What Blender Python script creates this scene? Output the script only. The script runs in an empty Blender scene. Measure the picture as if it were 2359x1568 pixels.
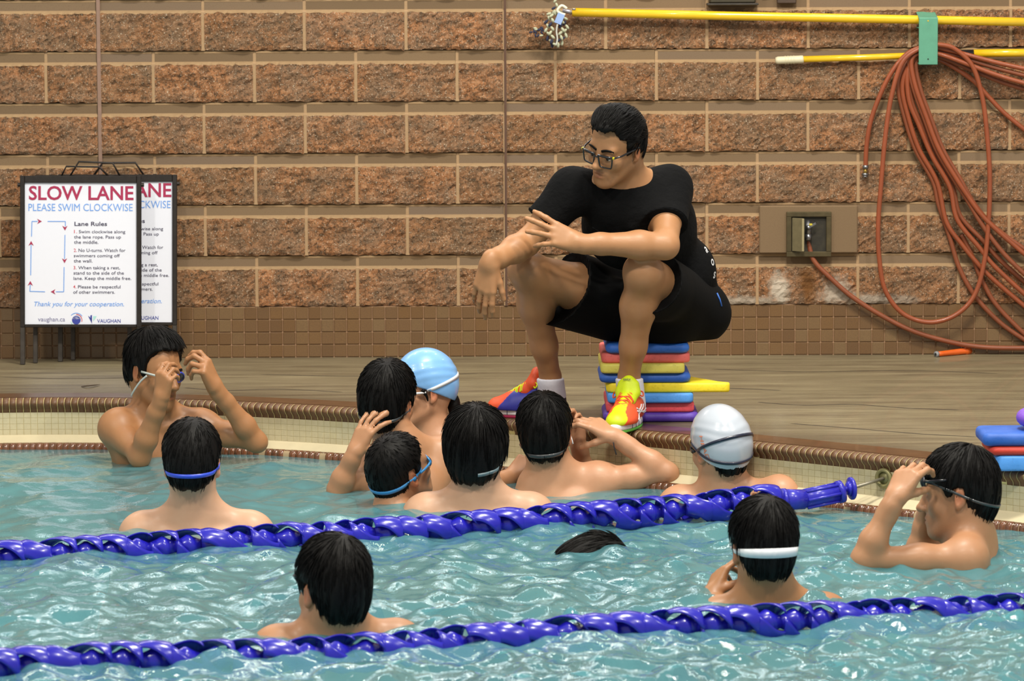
import bpy, math, random
import numpy as np
from mathutils import Vector, Matrix

scene = bpy.context.scene
COL = scene.collection
rng = np.random.default_rng(7)
random.seed(7)
R = math.radians

# ------------------------------------------------------------------ camera, world, lights, exposure
CAM = np.array([0.0, -15.0, 1.57])
FPX, CX, CY = 8850.0, 1179.5, 784.0
_th, _ro = math.atan(890.0 / 8850.0), 0.0048
_F = np.array([0, math.cos(_th), -math.sin(_th)])
_R0 = np.array([1.0, 0, 0]); _U0 = np.array([0, math.sin(_th), math.cos(_th)])
_R = _R0 * math.cos(_ro) - _U0 * math.sin(_ro)
_U = _U0 * math.cos(_ro) + _R0 * math.sin(_ro)
cam_d = bpy.data.cameras.new('camera'); cam = bpy.data.objects.new('camera', cam_d); COL.objects.link(cam)
cam.matrix_world = Matrix(((_R[0], _U[0], -_F[0], CAM[0]), (_R[1], _U[1], -_F[1], CAM[1]), (_R[2], _U[2], -_F[2], CAM[2]), (0, 0, 0, 1)))
cam_d.sensor_fit = 'HORIZONTAL'; cam_d.sensor_width = 23.5; cam_d.lens = FPX / 2359 * 23.5
cam_d.clip_start = 0.5; cam_d.clip_end = 200
cam_d.dof.use_dof = True; cam_d.dof.focus_distance = 12.95; cam_d.dof.aperture_fstop = 5.0
scene.camera = cam

scene.view_settings.view_transform = 'Standard'; scene.view_settings.look = 'None'
scene.view_settings.gamma = 1.0; scene.view_settings.use_curve_mapping = False
scene.view_settings.exposure = 0.17

world = bpy.data.worlds.new('hall_light'); scene.world = world; world.use_nodes = True
_bg = world.node_tree.nodes['Background']
_bg.inputs[0].default_value = (0.99, 0.96, 0.89, 1); _bg.inputs[1].default_value = 0.43

def area(name, loc, target, sx, sy, power, col=(1, 0.95, 0.83)):
    l = bpy.data.lights.new(name, 'AREA'); l.shape = 'RECTANGLE'; l.size = sx; l.size_y = sy; l.energy = power; l.color = col
    o = bpy.data.objects.new(name, l); COL.objects.link(o); o.location = loc
    o.rotation_euler = (Vector(target) - Vector(loc)).to_track_quat('-Z', 'Y').to_euler()
    return o
area('hall_lamp', (0.9, -4.2, 5.6), (0.3, -2.0, 0), 1.2, 0.8, 310)
for lx in (-4.5, 0.2, 4.6):
    area('hall_lamp', (lx, -8.2, 6.2), (lx * 0.5, -4.0, 0), 0.5, 0.5, 190)
for lx in (-3.0, -1.5, 0.0, 1.5, 3.0):
    area('glint_light', (lx, -0.5, 3.5), (lx, -4.5, 0), 0.22, 0.22, 9)  # unseen lights added above the wall to put sparkles on the water
area('clerestory_window', (-1.0, 0.1, 3.25), (-1.0, -4.5, 0.0), 4.0, 0.4, 36, (0.98, 0.98, 1.0))

def P_Y(px, py, Y):
    d = _F * FPX + _R * (px - CX) + _U * (CY - py)
    t = (Y - CAM[1]) / d[1]
    return CAM + d * t
def P_Z(px, py, z):
    d = _F * FPX + _R * (px - CX) + _U * (CY - py)
    t = (z - CAM[2]) / d[2]
    return CAM + d * t
def scale_at(Y):
    return FPX / ((Y + 15) * 0.995 + 0.15)
def proj(P):
    v = np.asarray(P) - CAM
    z = v @ _F
    return CX + FPX * (v @ _R) / z, CY - FPX * (v @ _U) / z

# ------------------------------------------------------------------ materials
def lin(c):
    if isinstance(c, str):
        c = [int(c[i:i + 2], 16) / 255 for i in (0, 2, 4)]
        c = [x / 12.92 if x <= 0.04045 else ((x + 0.055) / 1.055) ** 2.4 for x in c]
    return (c[0], c[1], c[2], 1.0)

class NT:
    def __init__(s, name):
        s.m = bpy.data.materials.new(name); s.m.use_nodes = True
        s.t = s.m.node_tree; s.n = s.t.nodes; s.b = s.n['Principled BSDF']
    def node(s, typ, **kw):
        n = s.n.new(typ)
        for k, v in kw.items():
            if k.startswith('i_'):
                key = k[2:]
                key = int(key) if key.isdigit() else key.replace('_', ' ')
                n.inputs[key].default_value = v
            else: setattr(n, k, v)
        return n
    def link(s, a, b): s.t.links.new(a, b)
    def noise(s, scale, detail=3, rough=0.6, vec=None, mapscale=None):
        n = s.node('ShaderNodeTexNoise'); n.inputs['Scale'].default_value = scale
        n.inputs['Detail'].default_value = detail; n.inputs['Roughness'].default_value = rough
        if vec is None:
            vec = s.node('ShaderNodeNewGeometry').outputs['Position']
        if mapscale:
            mp = s.node('ShaderNodeMapping'); mp.inputs['Scale'].default_value = mapscale
            s.link(vec, mp.inputs['Vector']); vec = mp.outputs[0]
        s.link(vec, n.inputs['Vector'])
        return n.outputs['Fac']
    def ramp(s, fac, stops):
        r = s.node('ShaderNodeValToRGB'); e = r.color_ramp.elements
        while len(e) < len(stops): e.new(0.5)
        for i, (p, c) in enumerate(stops):
            e[i].position = p; e[i].color = lin(c) if not isinstance(c, (int, float)) else (c, c, c, 1)
        s.link(fac, r.inputs[0]); return r.outputs[0]
    def mix(s, fac, a, b, mode='MIX'):
        m = s.node('ShaderNodeMix', data_type='RGBA', blend_type=mode)
        for sock, v in ((m.inputs[0], fac), (m.inputs[6], a), (m.inputs[7], b)):
            if hasattr(v, 'links') or hasattr(v, 'is_linked'): s.link(v, sock)
            elif isinstance(v, (int, float)): sock.default_value = v
            else: sock.default_value = lin(v)
        return m.outputs[2]
    def bump(s, h, strength, dist=0.01):
        b = s.node('ShaderNodeBump'); b.inputs['Strength'].default_value = strength; b.inputs['Distance'].default_value = dist
        s.link(h, b.inputs['Height']); s.link(b.outputs[0], s.b.inputs['Normal'])
    def base(s, c):
        if hasattr(c, 'is_linked'): s.link(c, s.b.inputs['Base Color'])
        else: s.b.inputs['Base Color'].default_value = lin(c)
    def set(s, **kw):
        for k, v in kw.items(): s.b.inputs[k.replace('_', ' ')].default_value = v

def plain(name, c, rough=0.5, metal=0.0, vary=0.12, scale=40, bump=0.0, **kw):
    t = NT(name)
    f = t.noise(scale)
    c2 = [x * (1 - vary * 2) for x in lin(c)[:3]]
    t.base(t.mix(f, c2, [min(1, x * (1 + vary)) for x in lin(c)[:3]]))
    t.set(Roughness=rough, Metallic=metal, **kw)
    if bump: t.bump(f, bump, 0.003)
    return t.m

def per_piece(name, cols, rough, spread=0.25, scale=120, coat=0.0, bump=0.12):
    t = NT(name)
    oi = t.node('ShaderNodeObjectInfo')
    c = t.ramp(oi.outputs['Random'], [(i / max(1, len(cols) - 1), x) for i, x in enumerate(cols)])
    f = t.noise(scale)
    t.base(t.mix(t.ramp(f, [(0.3, 0.0), (0.7, spread)]), c, [0.05, 0.03, 0.02]))
    t.set(Roughness=rough, Coat_Weight=coat)
    t.bump(f, bump, 0.002)
    return t.m

def skin(name, c, wet=0.13, attr=True):
    t = NT(name)
    f = t.noise(28, 4); g = t.noise(220, 2)
    base = lin(c)[:3]
    a = t.mix(f, [base[0] * 0.9, base[1] * 0.84, base[2] * 0.8], [min(1, base[0] * 1.06), base[1] * 1.06, base[2] * 1.08])
    if attr:
        at = t.node('ShaderNodeAttribute', attribute_name='tint')
        a = t.mix(1.0, a, at.outputs['Color'], 'MULTIPLY')
    t.base(a)
    t.set(Roughness=0.52, Coat_Weight=wet, Coat_Roughness=0.3, Subsurface_Weight=0.1, Subsurface_Scale=0.012)
    t.b.inputs['Subsurface Radius'].default_value = (1.0, 0.35, 0.2)
    t.bump(g, 0.08, 0.001)
    return t.m

def attr_mat(name, rough=0.5, coat=0.0, scale=600):
    t = NT(name)
    at = t.node('ShaderNodeAttribute', attribute_name='tint')
    f = t.noise(scale)
    t.base(t.mix(t.ramp(f, [(0.35, 0.0), (0.7, 0.35)]), at.outputs['Color'], [0.02, 0.02, 0.02]))
    t.set(Roughness=rough, Coat_Weight=coat)
    t.bump(f, 0.15, 0.001)
    return t.m

# ------------------------------------------------------------------ object helpers
ORIG = {}
def props(o, label=None, cat=None, group=None, kind=None):
    if label: o['label'] = label
    if cat: o['category'] = cat
    if group: o['group'] = group
    if kind: o['kind'] = kind
    return o
def empty(name, loc, label=None, cat=None, group=None, kind=None):
    o = bpy.data.objects.new(name, None); COL.objects.link(o); o.location = tuple(loc); o.empty_display_size = 0.05
    ORIG[o] = np.array(loc, float)
    return props(o, label, cat, group, kind)
def mesh_np(name, verts, faces, mat=None, smooth=False):
    """verts (n,3); faces: array (m,k) or list of polygons"""
    me = bpy.data.meshes.new(name)
    verts = np.asarray(verts, np.float32)
    if isinstance(faces, np.ndarray):
        m, k = faces.shape
        me.vertices.add(len(verts)); me.vertices.foreach_set('co', verts.ravel())
        me.loops.add(m * k); me.loops.foreach_set('vertex_index', faces.astype(np.int32).ravel())
        me.polygons.add(m); me.polygons.foreach_set('loop_start', np.arange(0, m * k, k, dtype=np.int32))
        me.polygons.foreach_set('loop_total', np.full(m, k, np.int32))
        me.update(calc_edges=True); me.validate()
    else:
        me.from_pydata([tuple(v) for v in verts], [], faces); me.update()
    if smooth: me.polygons.foreach_set('use_smooth', np.ones(len(me.polygons), bool))
    if mat: me.materials.append(mat)
    return me
def link(name, me, parent=None, loc=None, rot=None):
    o = bpy.data.objects.new(name, me); COL.objects.link(o)
    if loc is not None: o.location = tuple(loc)
    if rot is not None: o.rotation_euler = rot
    if parent is not None:
        o.parent = parent; ORIG[o] = ORIG.get(parent, np.zeros(3))
    else: ORIG[o] = np.array(o.location)
    return o
def add(name, vf, mat, parent=None, smooth=False, **kw):
    """vf = (verts in world coords, faces); vertices stored relative to the parent's origin"""
    v, f = vf
    v = np.asarray(v, float)
    if parent is not None: v = v - ORIG[parent]
    o = link(name, mesh_np(name, v, f, mat, smooth), parent)
    return props(o, **kw)
def add_top(name, vf, mat, label=None, cat=None, group=None, kind=None, smooth=False):
    v, f = vf; v = np.asarray(v, float)
    base = np.array([v[:, 0].mean(), v[:, 1].mean(), v[:, 2].min()])
    o = link(name, mesh_np(name, v - base, f, mat, smooth), None, base)
    return props(o, label, cat, group, kind)

# geometry makers: all give (verts, list faces)
def join(*parts):
    V, Fc, n = [], [], 0
    for v, f in parts:
        V.append(np.asarray(v, float))
        Fc += [tuple(int(i) + n for i in q) for q in f]
        n += len(v)
    return np.vstack(V), Fc
def box(c, size, rot=None, bev=0.0):
    """box with chamfered vertical/horizontal edges when bev > 0"""
    h = np.asarray(size, float) / 2
    if bev <= 0:
        v = np.array([[x, y, z] for x in (-1, 1) for y in (-1, 1) for z in (-1, 1)], float) * h
        f = [(0, 1, 3, 2), (4, 6, 7, 5), (0, 4, 5, 1), (2, 3, 7, 6), (0, 2, 6, 4), (1, 5, 7, 3)]
    else:
        b = min(bev, h.min() * 0.9)
        v = []; idx = {}
        for sx in (-1, 1):
            for sy in (-1, 1):
                for sz in (-1, 1):
                    s = np.array([sx, sy, sz])
                    for a in range(3):
                        p = (h - b) * s; p[a] = h[a] * s[a]
                        idx[(sx, sy, sz, a)] = len(v); v.append(p)
        v = np.array(v); f = []
        def orient(q):
            n = np.cross(v[q[1]] - v[q[0]], v[q[2]] - v[q[0]])
            return q if n @ v[list(q)].mean(0) > 0 else q[::-1]
        for a in range(3):
            o1, o2 = [k for k in range(3) if k != a]
            for s in (-1, 1):
                q = []
                for s1, s2 in ((-1, -1), (1, -1), (1, 1), (-1, 1)):
                    t = [0, 0, 0]; t[a] = s; t[o1] = s1; t[o2] = s2; q.append(idx[(*t, a)])
                f.append(orient(tuple(q)))
            for s1 in (-1, 1):
                for s2 in (-1, 1):
                    q = []
                    for s, ax in ((-1, o1), (1, o1), (1, o2), (-1, o2)):
                        t = [0, 0, 0]; t[a] = s; t[o1] = s1; t[o2] = s2; q.append(idx[(*t, ax)])
                    f.append(orient(tuple(q)))
        for sx in (-1, 1):
            for sy in (-1, 1):
                for sz in (-1, 1):
                    f.append(orient(tuple(idx[(sx, sy, sz, a)] for a in range(3))))
    if rot is not None: v = v @ np.asarray(rot, float).T
    return v + np.asarray(c, float), f
def rotz(a):
    c, s = math.cos(a), math.sin(a); return np.array([[c, -s, 0], [s, c, 0], [0, 0, 1.0]])
def rotx(a):
    c, s = math.cos(a), math.sin(a); return np.array([[1.0, 0, 0], [0, c, -s], [0, s, c]])
def unit(v):
    v = np.asarray(v, float); return v / (np.linalg.norm(v) + 1e-12)
def catmull(pts, n=8, closed=False):
    P = np.asarray(pts, float); out = []
    m = len(P)
    for i in range(m if closed else m - 1):
        p0, p1, p2, p3 = (P[(i - 1) % m], P[i], P[(i + 1) % m], P[(i + 2) % m]) if closed else (P[max(i - 1, 0)], P[i], P[i + 1], P[min(i + 2, m - 1)])
        for t in np.linspace(0, 1, n, endpoint=False):
            out.append(0.5 * ((2 * p1) + (-p0 + p2) * t + (2 * p0 - 5 * p1 + 4 * p2 - p3) * t * t + (-p0 + 3 * p1 - 3 * p2 + p3) * t ** 3))
    if not closed: out.append(P[-1])
    return np.array(out)
def tube(path, r, sides=8, closed=False, caps=True, flat=None):
    """round tube along a path; r number or per-point list; flat=(axis vector, factor) squashes it"""
    P = np.asarray(path, float); n = len(P)
    rr = np.full(n, r, float) if np.isscalar(r) else np.asarray(r, float)
    T = np.roll(P, -1, 0) - np.roll(P, 1, 0) if closed else np.gradient(P, axis=0)
    T /= np.linalg.norm(T, axis=1)[:, None] + 1e-12
    u = np.cross(T[0], [0, 0, 1.0]);
    if np.linalg.norm(u) < 1e-3: u = np.cross(T[0], [0, 1.0, 0])
    u = unit(u); V = []
    for i in range(n):
        u = unit(u - T[i] * (u @ T[i])); w = np.cross(T[i], u)
        for k in range(sides):
            a = 2 * math.pi * k / sides
            o = (u * math.cos(a) + w * math.sin(a)) * rr[i]
            if flat is not None:
                ax = unit(flat[0]); o = o - ax * (o @ ax) * (1 - flat[1])
            V.append(P[i] + o)
    f = []
    for i in range(n if closed else n - 1):
        j = (i + 1) % n
        for k in range(sides):
            l = (k + 1) % sides
            f.append((i * sides + k, i * sides + l, j * sides + l, j * sides + k))
    if caps and not closed:
        f.append(tuple(range(sides))[::-1]); f.append(tuple((n - 1) * sides + k for k in range(sides)))
    f = [q[::-1] for q in f]
    return np.array(V), f
def cyl(a, b, r, sides=12, r2=None, bev=0.0):
    a = np.asarray(a, float); b = np.asarray(b, float); r2 = r if r2 is None else r2
    if bev:
        d = unit(b - a) * bev
        return tube([a, a + d * 0.02, a + d, b - d, b - d * 0.02, b], [0.001, r - bev, r, r2, r2 - bev, 0.001], sides)
    return tube([a, b], [r, r2], sides)
def ellipsoid(c, r, M=None, nu=10, nv=7):
    V = [[0, 0, 1.0]]
    for j in range(1, nv):
        t = math.pi * j / nv
        for i in range(nu):
            p = 2 * math.pi * i / nu; V.append([math.sin(t) * math.cos(p), math.sin(t) * math.sin(p), math.cos(t)])
    V.append([0, 0, -1.0]); V = np.array(V) * np.asarray(r, float)
    if M is not None: V = V @ np.asarray(M).T
    f = [(0, 1 + i, 1 + (i + 1) % nu) for i in range(nu)]
    for j in range(nv - 2):
        for i in range(nu):
            a = 1 + j * nu + i; b = 1 + j * nu + (i + 1) % nu; f.append((a, a + nu, b + nu, b))
    e = len(V) - 1; s = 1 + (nv - 2) * nu
    f += [(s + (i + 1) % nu, s + i, e) for i in range(nu)]
    return V + np.asarray(c, float), f
def slab(outline, z0, z1, r=0.006, M=None, c=(0, 0, 0), steps=3):
    """plate with a rounded rim from a closed 2-D outline (counter-clockwise)"""
    O = np.asarray(outline, float); n = len(O)
    E = np.roll(O, -1, 0) - np.roll(O, 1, 0); N = np.stack([E[:, 1], -E[:, 0]], 1); N /= np.linalg.norm(N, axis=1)[:, None] + 1e-9
    rings = []
    for k in range(steps + 1):
        a = math.pi / 2 * k / steps; rings.append((r * (1 - math.sin(a)), z0 + r * (1 - math.cos(a))))
    for k in range(steps + 1):
        a = math.pi / 2 * (1 - k / steps); rings.append((r * (1 - math.sin(a)), z1 - r * (1 - math.cos(a))))
    V = []; f = []
    for ins, z in rings:
        p = O - N * ins; V.append(np.column_stack([p, np.full(n, z)]))
    V = np.vstack(V)
    for k in range(len(rings) - 1):
        for i in range(n):
            j = (i + 1) % n; f.append((k * n + i, k * n + j, (k + 1) * n + j, (k + 1) * n + i))
    f.append(tuple(range(n))[::-1]); f.append(tuple((len(rings) - 1) * n + i for i in range(n)))
    if M is not None: V = V @ np.asarray(M).T
    return V + np.asarray(c, float), f

# ------------------------------------------------------------------ implicit bodies: smooth union of tapered limbs and ellipsoids, meshed with surface nets
class Body:
    def __init__(s): s.p = []
    def cone(s, a, b, ra, rb, k=0.02, sub=False): s.p.append(('c', np.asarray(a, float), np.asarray(b, float), ra, rb, k, sub)); return s
    def chain(s, pts, rad, k=0.02):
        for i in range(len(pts) - 1): s.cone(pts[i], pts[i + 1], rad[i], rad[i + 1], k)
        return s
    def ell(s, c, r, M=None, k=0.02, sub=False):
        s.p.append(('e', np.asarray(c, float), np.asarray(r, float), np.eye(3) if M is None else np.asarray(M, float), None, k, sub)); return s
    def cut(s, p, n, c, rad): s.p.append(('h', np.asarray(p, float), unit(n), np.asarray(c, float), rad, 0, False)); return s
    def func(s, fn, lo, hi): s.p.append(('f', fn, np.asarray(lo, float), np.asarray(hi, float), None, 0, False)); return s
    def bounds(s, q):
        if q[0] == 'c':
            return np.minimum(q[1] - q[3], q[2] - q[4]), np.maximum(q[1] + q[3], q[2] + q[4])
        if q[0] == 'e':
            e = np.sqrt(((q[3] * q[2][None, :]) ** 2).sum(1)); return q[1] - e, q[1] + e
        if q[0] == 'h': return q[3] - q[4], q[3] + q[4]
        return q[2], q[3]
    def mesh(s, vox=0.004, zc=None, coarse=0.014):
        lo = np.min([s.bounds(q)[0] for q in s.p if q[0] in 'ce' and not q[6]], 0) - 0.02
        hi = np.max([s.bounds(q)[1] for q in s.p if q[0] in 'ce' and not q[6]], 0) + 0.02
        ax = [np.arange(lo[i], hi[i] + vox, vox) for i in range(3)]
        if zc is not None and zc > lo[2]:
            ax[2] = np.concatenate([np.arange(lo[2], zc, coarse), np.arange(zc + 1e-4, hi[2] + vox, vox)])
        D = np.full([len(a) for a in ax], 0.05, np.float32)
        for q in s.p:
            l, h = s.bounds(q); pad = (0.012 + q[5]) if q[0] in 'ce' else 0.0
            i0 = [max(0, np.searchsorted(ax[i], l[i] - pad) - 1) for i in range(3)]
            i1 = [min(len(ax[i]), np.searchsorted(ax[i], h[i] + pad) + 1) for i in range(3)]
            if any(i1[i] <= i0[i] for i in range(3)): continue
            sl = tuple(slice(i0[i], i1[i]) for i in range(3))
            X = ax[0][sl[0]].astype(np.float32)[:, None, None]; Y = ax[1][sl[1]].astype(np.float32)[None, :, None]; Z = ax[2][sl[2]].astype(np.float32)[None, None, :]
            A = D[sl]
            if q[0] == 'c':
                a, b = q[1], q[2]; ab = b - a; L = float(ab @ ab) + 1e-12
                px, py, pz = X - a[0], Y - a[1], Z - a[2]
                t = np.clip((px * ab[0] + py * ab[1] + pz * ab[2]) / L, 0, 1)
                d = np.sqrt((px - t * ab[0]) ** 2 + (py - t * ab[1]) ** 2 + (pz - t * ab[2]) ** 2) - (q[3] + t * (q[4] - q[3]))
            elif q[0] == 'e':
                c, r, M = q[1], q[2], q[3]
                px, py, pz = X - c[0], Y - c[1], Z - c[2]
                u = [(px * M[0, i] + py * M[1, i] + pz * M[2, i]) for i in range(3)]
                k0 = np.sqrt(sum((u[i] / r[i]) ** 2 for i in range(3))); k1 = np.sqrt(sum((u[i] / r[i] ** 2) ** 2 for i in range(3))) + 1e-9
                d = k0 * (k0 - 1) / k1
            elif q[0] == 'h':
                p, n, c, rad = q[1:5]
                d = (X - p[0]) * n[0] + (Y - p[1]) * n[1] + (Z - p[2]) * n[2]
                m = ((X - c[0]) ** 2 + (Y - c[1]) ** 2 + (Z - c[2]) ** 2) < rad * rad
                D[sl] = np.where(m, np.maximum(A, d), A); continue
            else:
                D[sl] = q[1](A, X, Y, Z); continue
            k = q[5]
            if q[6]:
                d = -d; hh = np.maximum(k - np.abs(A - d), 0) / max(k, 1e-6); D[sl] = np.maximum(A, d) + hh * hh * k * 0.25
            else:
                hh = np.maximum(k - np.abs(A - d), 0) / max(k, 1e-6); D[sl] = np.minimum(A, d) - hh * hh * k * 0.25
        return nets(D, ax)

def nets(D, ax):
    S = D < 0
    o = [(i, j, k) for i in (0, 1) for j in (0, 1) for k in (0, 1)]
    n = np.array(S.shape) - 1
    def sh(A, q): return A[q[0]:q[0] + n[0], q[1]:q[1] + n[1], q[2]:q[2] + n[2]]
    anyv = np.zeros(n, bool); allv = np.ones(n, bool)
    for q in o: anyv |= sh(S, q); allv &= sh(S, q)
    act = anyv & ~allv
    I = np.argwhere(act); idx = np.full(n, -1, np.int32); idx[act] = np.arange(len(I))
    val = {q: D[I[:, 0] + q[0], I[:, 1] + q[1], I[:, 2] + q[2]] for q in o}
    pos = {q: np.column_stack([ax[c][I[:, c] + q[c]] for c in range(3)]) for q in o}
    acc = np.zeros((len(I), 3)); cnt = np.zeros(len(I))
    for q in o:
        for c in range(3):
            if q[c] == 0:
                w = list(q); w[c] = 1; w = tuple(w)
                a, b = val[q], val[w]; m = (a < 0) != (b < 0)
                t = np.where(m, a / np.where(m, a - b, 1), 0)[:, None]
                acc += np.where(m[:, None], pos[q] + (pos[w] - pos[q]) * t, 0); cnt += m
    V = acc / cnt[:, None]
    Q = []
    for c in range(3):
        a, b = (c + 1) % 3, (c + 2) % 3
        s0 = [slice(None)] * 3; s1 = [slice(None)] * 3; s0[c] = slice(0, -1); s1[c] = slice(1, None)
        S0, S1 = S[tuple(s0)], S[tuple(s1)]
        E = np.argwhere(S0 != S1); E = E[(E[:, a] > 0) & (E[:, b] > 0) & (E[:, a] < S.shape[a] - 1) & (E[:, b] < S.shape[b] - 1)]
        ins = S0[E[:, 0], E[:, 1], E[:, 2]]
        def cell(da, db):
            e = E.copy(); e[:, a] += da; e[:, b] += db; return idx[e[:, 0], e[:, 1], e[:, 2]]
        q = np.column_stack([cell(-1, -1), cell(0, -1), cell(0, 0), cell(-1, 0)])
        q[~ins] = q[~ins][:, ::-1]; Q.append(q)
    Q = np.vstack(Q); Q = Q[(Q >= 0).all(1)]
    return V, Q

def set_tint(o, col):
    me = o.data; a = me.attributes.new('tint', 'FLOAT_COLOR', 'POINT')
    c = np.ones((len(me.vertices), 4), np.float32); c[:, :3] = col
    a.data.foreach_set('color', c.ravel())

def text_vf(body, size, width=None, height=None, bold=0.0, shear=0.0, align='LEFT', space=1.0, lines=1.0):
    """text as flat outline mesh in the XY plane; scaled to the given width"""
    cu = bpy.data.curves.new('txt', 'FONT'); cu.body = body; cu.size = size; cu.offset = bold * size; cu.shear = shear
    cu.align_x = align; cu.space_character = space; cu.space_line = lines; cu.resolution_u = 3
    ob = bpy.data.objects.new('txt', cu); COL.objects.link(ob)
    dg = bpy.context.evaluated_depsgraph_get(); ev = ob.evaluated_get(dg); me = ev.to_mesh()
    v = np.array([w.co[:] for w in me.vertices]); f = [tuple(p.vertices) for p in me.polygons]
    ev.to_mesh_clear(); bpy.data.objects.remove(ob); bpy.data.curves.remove(cu)
    if len(v) == 0: return np.zeros((0, 3)), []
    if align == 'LEFT': v[:, 0] -= v[:, 0].min()
    else: v[:, 0] -= (v[:, 0].min() + v[:, 0].max()) / 2
    if width:
        k = width / (v[:, 0].max() - v[:, 0].min()); v[:, 0] *= k
        if not height: v[:, 1] *= k
    if height:
        v[:, 1] *= height / (v[:, 1].max() - v[:, 1].min())
    return v, f
# ================================================================== THE SETTING
WZ = -0.175           # still-water level, deck top is z = 0
FLOOR = -1.42         # pool floor
_ep = [(0, 917), (300, 921), (500, 925), (700, 930), (834, 938), (1100, 960), (1300, 980), (1474, 996), (1700, 1012), (1897, 1031), (2000, 1045), (2200, 1066), (2359, 1083)]
_ew = np.array([P_Z(x, y, 0) for x, y in _ep])
_ec = np.polyfit(_ew[:, 0], _ew[:, 1], 4)
def edge_y(x):
    x = np.asarray(x, float); xc = np.clip(x, -1.85, 1.6)
    return np.polyval(_ec, xc) + np.polyval(np.polyder(_ec), xc) * (x - xc)
_xs = np.linspace(-2.6, 2.3, 3000); _ys = edge_y(_xs)
_arc = np.concatenate([[0], np.cumsum(np.hypot(np.diff(_xs), np.diff(_ys)))])
def edge_at(s):
    x = np.interp(s, _arc, _xs); y = edge_y(x); d = 1e-3
    t = unit([2 * d, edge_y(x + d) - edge_y(x - d), 0]); n = np.array([t[1], -t[0], 0])   # n points out over the pool
    return np.array([x, float(y), 0]), t, n

# ---- back wall of split-face blocks
def split_face():
    t = NT('split_face_block')
    oi = t.node('ShaderNodeObjectInfo'); pos = t.node('ShaderNodeNewGeometry').outputs['Position']
    f = t.noise(34, 6, 0.75); g = t.noise(8, 4); h = t.noise(210, 2, 0.5)
    c = t.ramp(f, [(0.34, '4a3421'), (0.45, '825a39'), (0.54, 'a87148'), (0.68, 'b38a64')])
    c = t.mix(t.ramp(g, [(0.42, 0.0), (0.60, 0.55)]), c, '7f6a55')
    c = t.mix(t.ramp(oi.outputs['Random'], [(0.0, 0.0), (1.0, 0.35)]), c, '735a3e')
    c = t.mix(t.ramp(t.noise(120, 3, 0.6), [(0.36, 0.75), (0.46, 0.0)]), c, '38291b')
    c = t.mix(t.ramp(h, [(0.62, 0.0), (0.68, 0.8)]), c, 'cdbda6')
    # rust and lime stains below the valve box
    def blob(px, py, rx, rz):
        p = P_Y(px, py, 0); mp = t.node('ShaderNodeMapping'); mp.vector_type = 'POINT'
        mp.inputs['Location'].default_value = (-p[0] / rx, 0, -p[2] / rz); mp.inputs['Scale'].default_value = (1 / rx, 0.0, 1 / rz)
        t.link(pos, mp.inputs['Vector'])
        l = t.node('ShaderNodeVectorMath', operation='LENGTH'); t.link(mp.outputs[0], l.inputs[0])
        a = t.node('ShaderNodeMath', operation='ADD'); t.link(l.outputs['Value'], a.inputs[0])
        m = t.node('ShaderNodeMath', operation='MULTIPLY_ADD'); t.link(t.noise(30, 4), m.inputs[0]); m.inputs[1].default_value = 1.4; m.inputs[2].default_value = -0.7
        t.link(m.outputs[0], a.inputs[1])
        return t.ramp(a.outputs[0], [(0.35, 0.85), (1.0, 0.0)])
    for px, py, rx, rz, col in ((1795, 665, 0.05, 0.09, 'cbbfae'), (1925, 670, 0.08, 0.07, 'b3a595'), (1860, 650, 0.045, 0.11, '6e4413'), (2010, 690, 0.2, 0.035, 'a99c8c'), (1700, 692, 0.2, 0.025, 'a99c8c')):
        c = t.mix(blob(px, py, rx, rz), c, col)
    t.base(c); t.set(Roughness=0.85)
    t.bump(t.noise(85, 5, 0.75), 0.8, 0.01)
    return t.m
def smooth_block():
    t = NT('smooth_block_band')
    oi = t.node('ShaderNodeObjectInfo')
    c = t.ramp(oi.outputs['Random'], [(0.0, '6e5941'), (0.5, '7d664b'), (1.0, '756250')])
    c = t.mix(t.ramp(t.noise(240, 3), [(0.55, 0.0), (0.75, 0.5)]), c, '5e4636')
    t.base(c); t.set(Roughness=0.85); t.bump(t.noise(300, 2), 0.2, 0.002)
    return t.m
M_SPLIT = split_face(); M_BAND = smooth_block()
M_LEDGE = plain('block_ledge', '9c805e', 0.9, vary=0.08, scale=90)
M_MORTAR = plain('mortar', 'a88a68', 0.9, vary=0.1, scale=60, bump=0.3)

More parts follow.
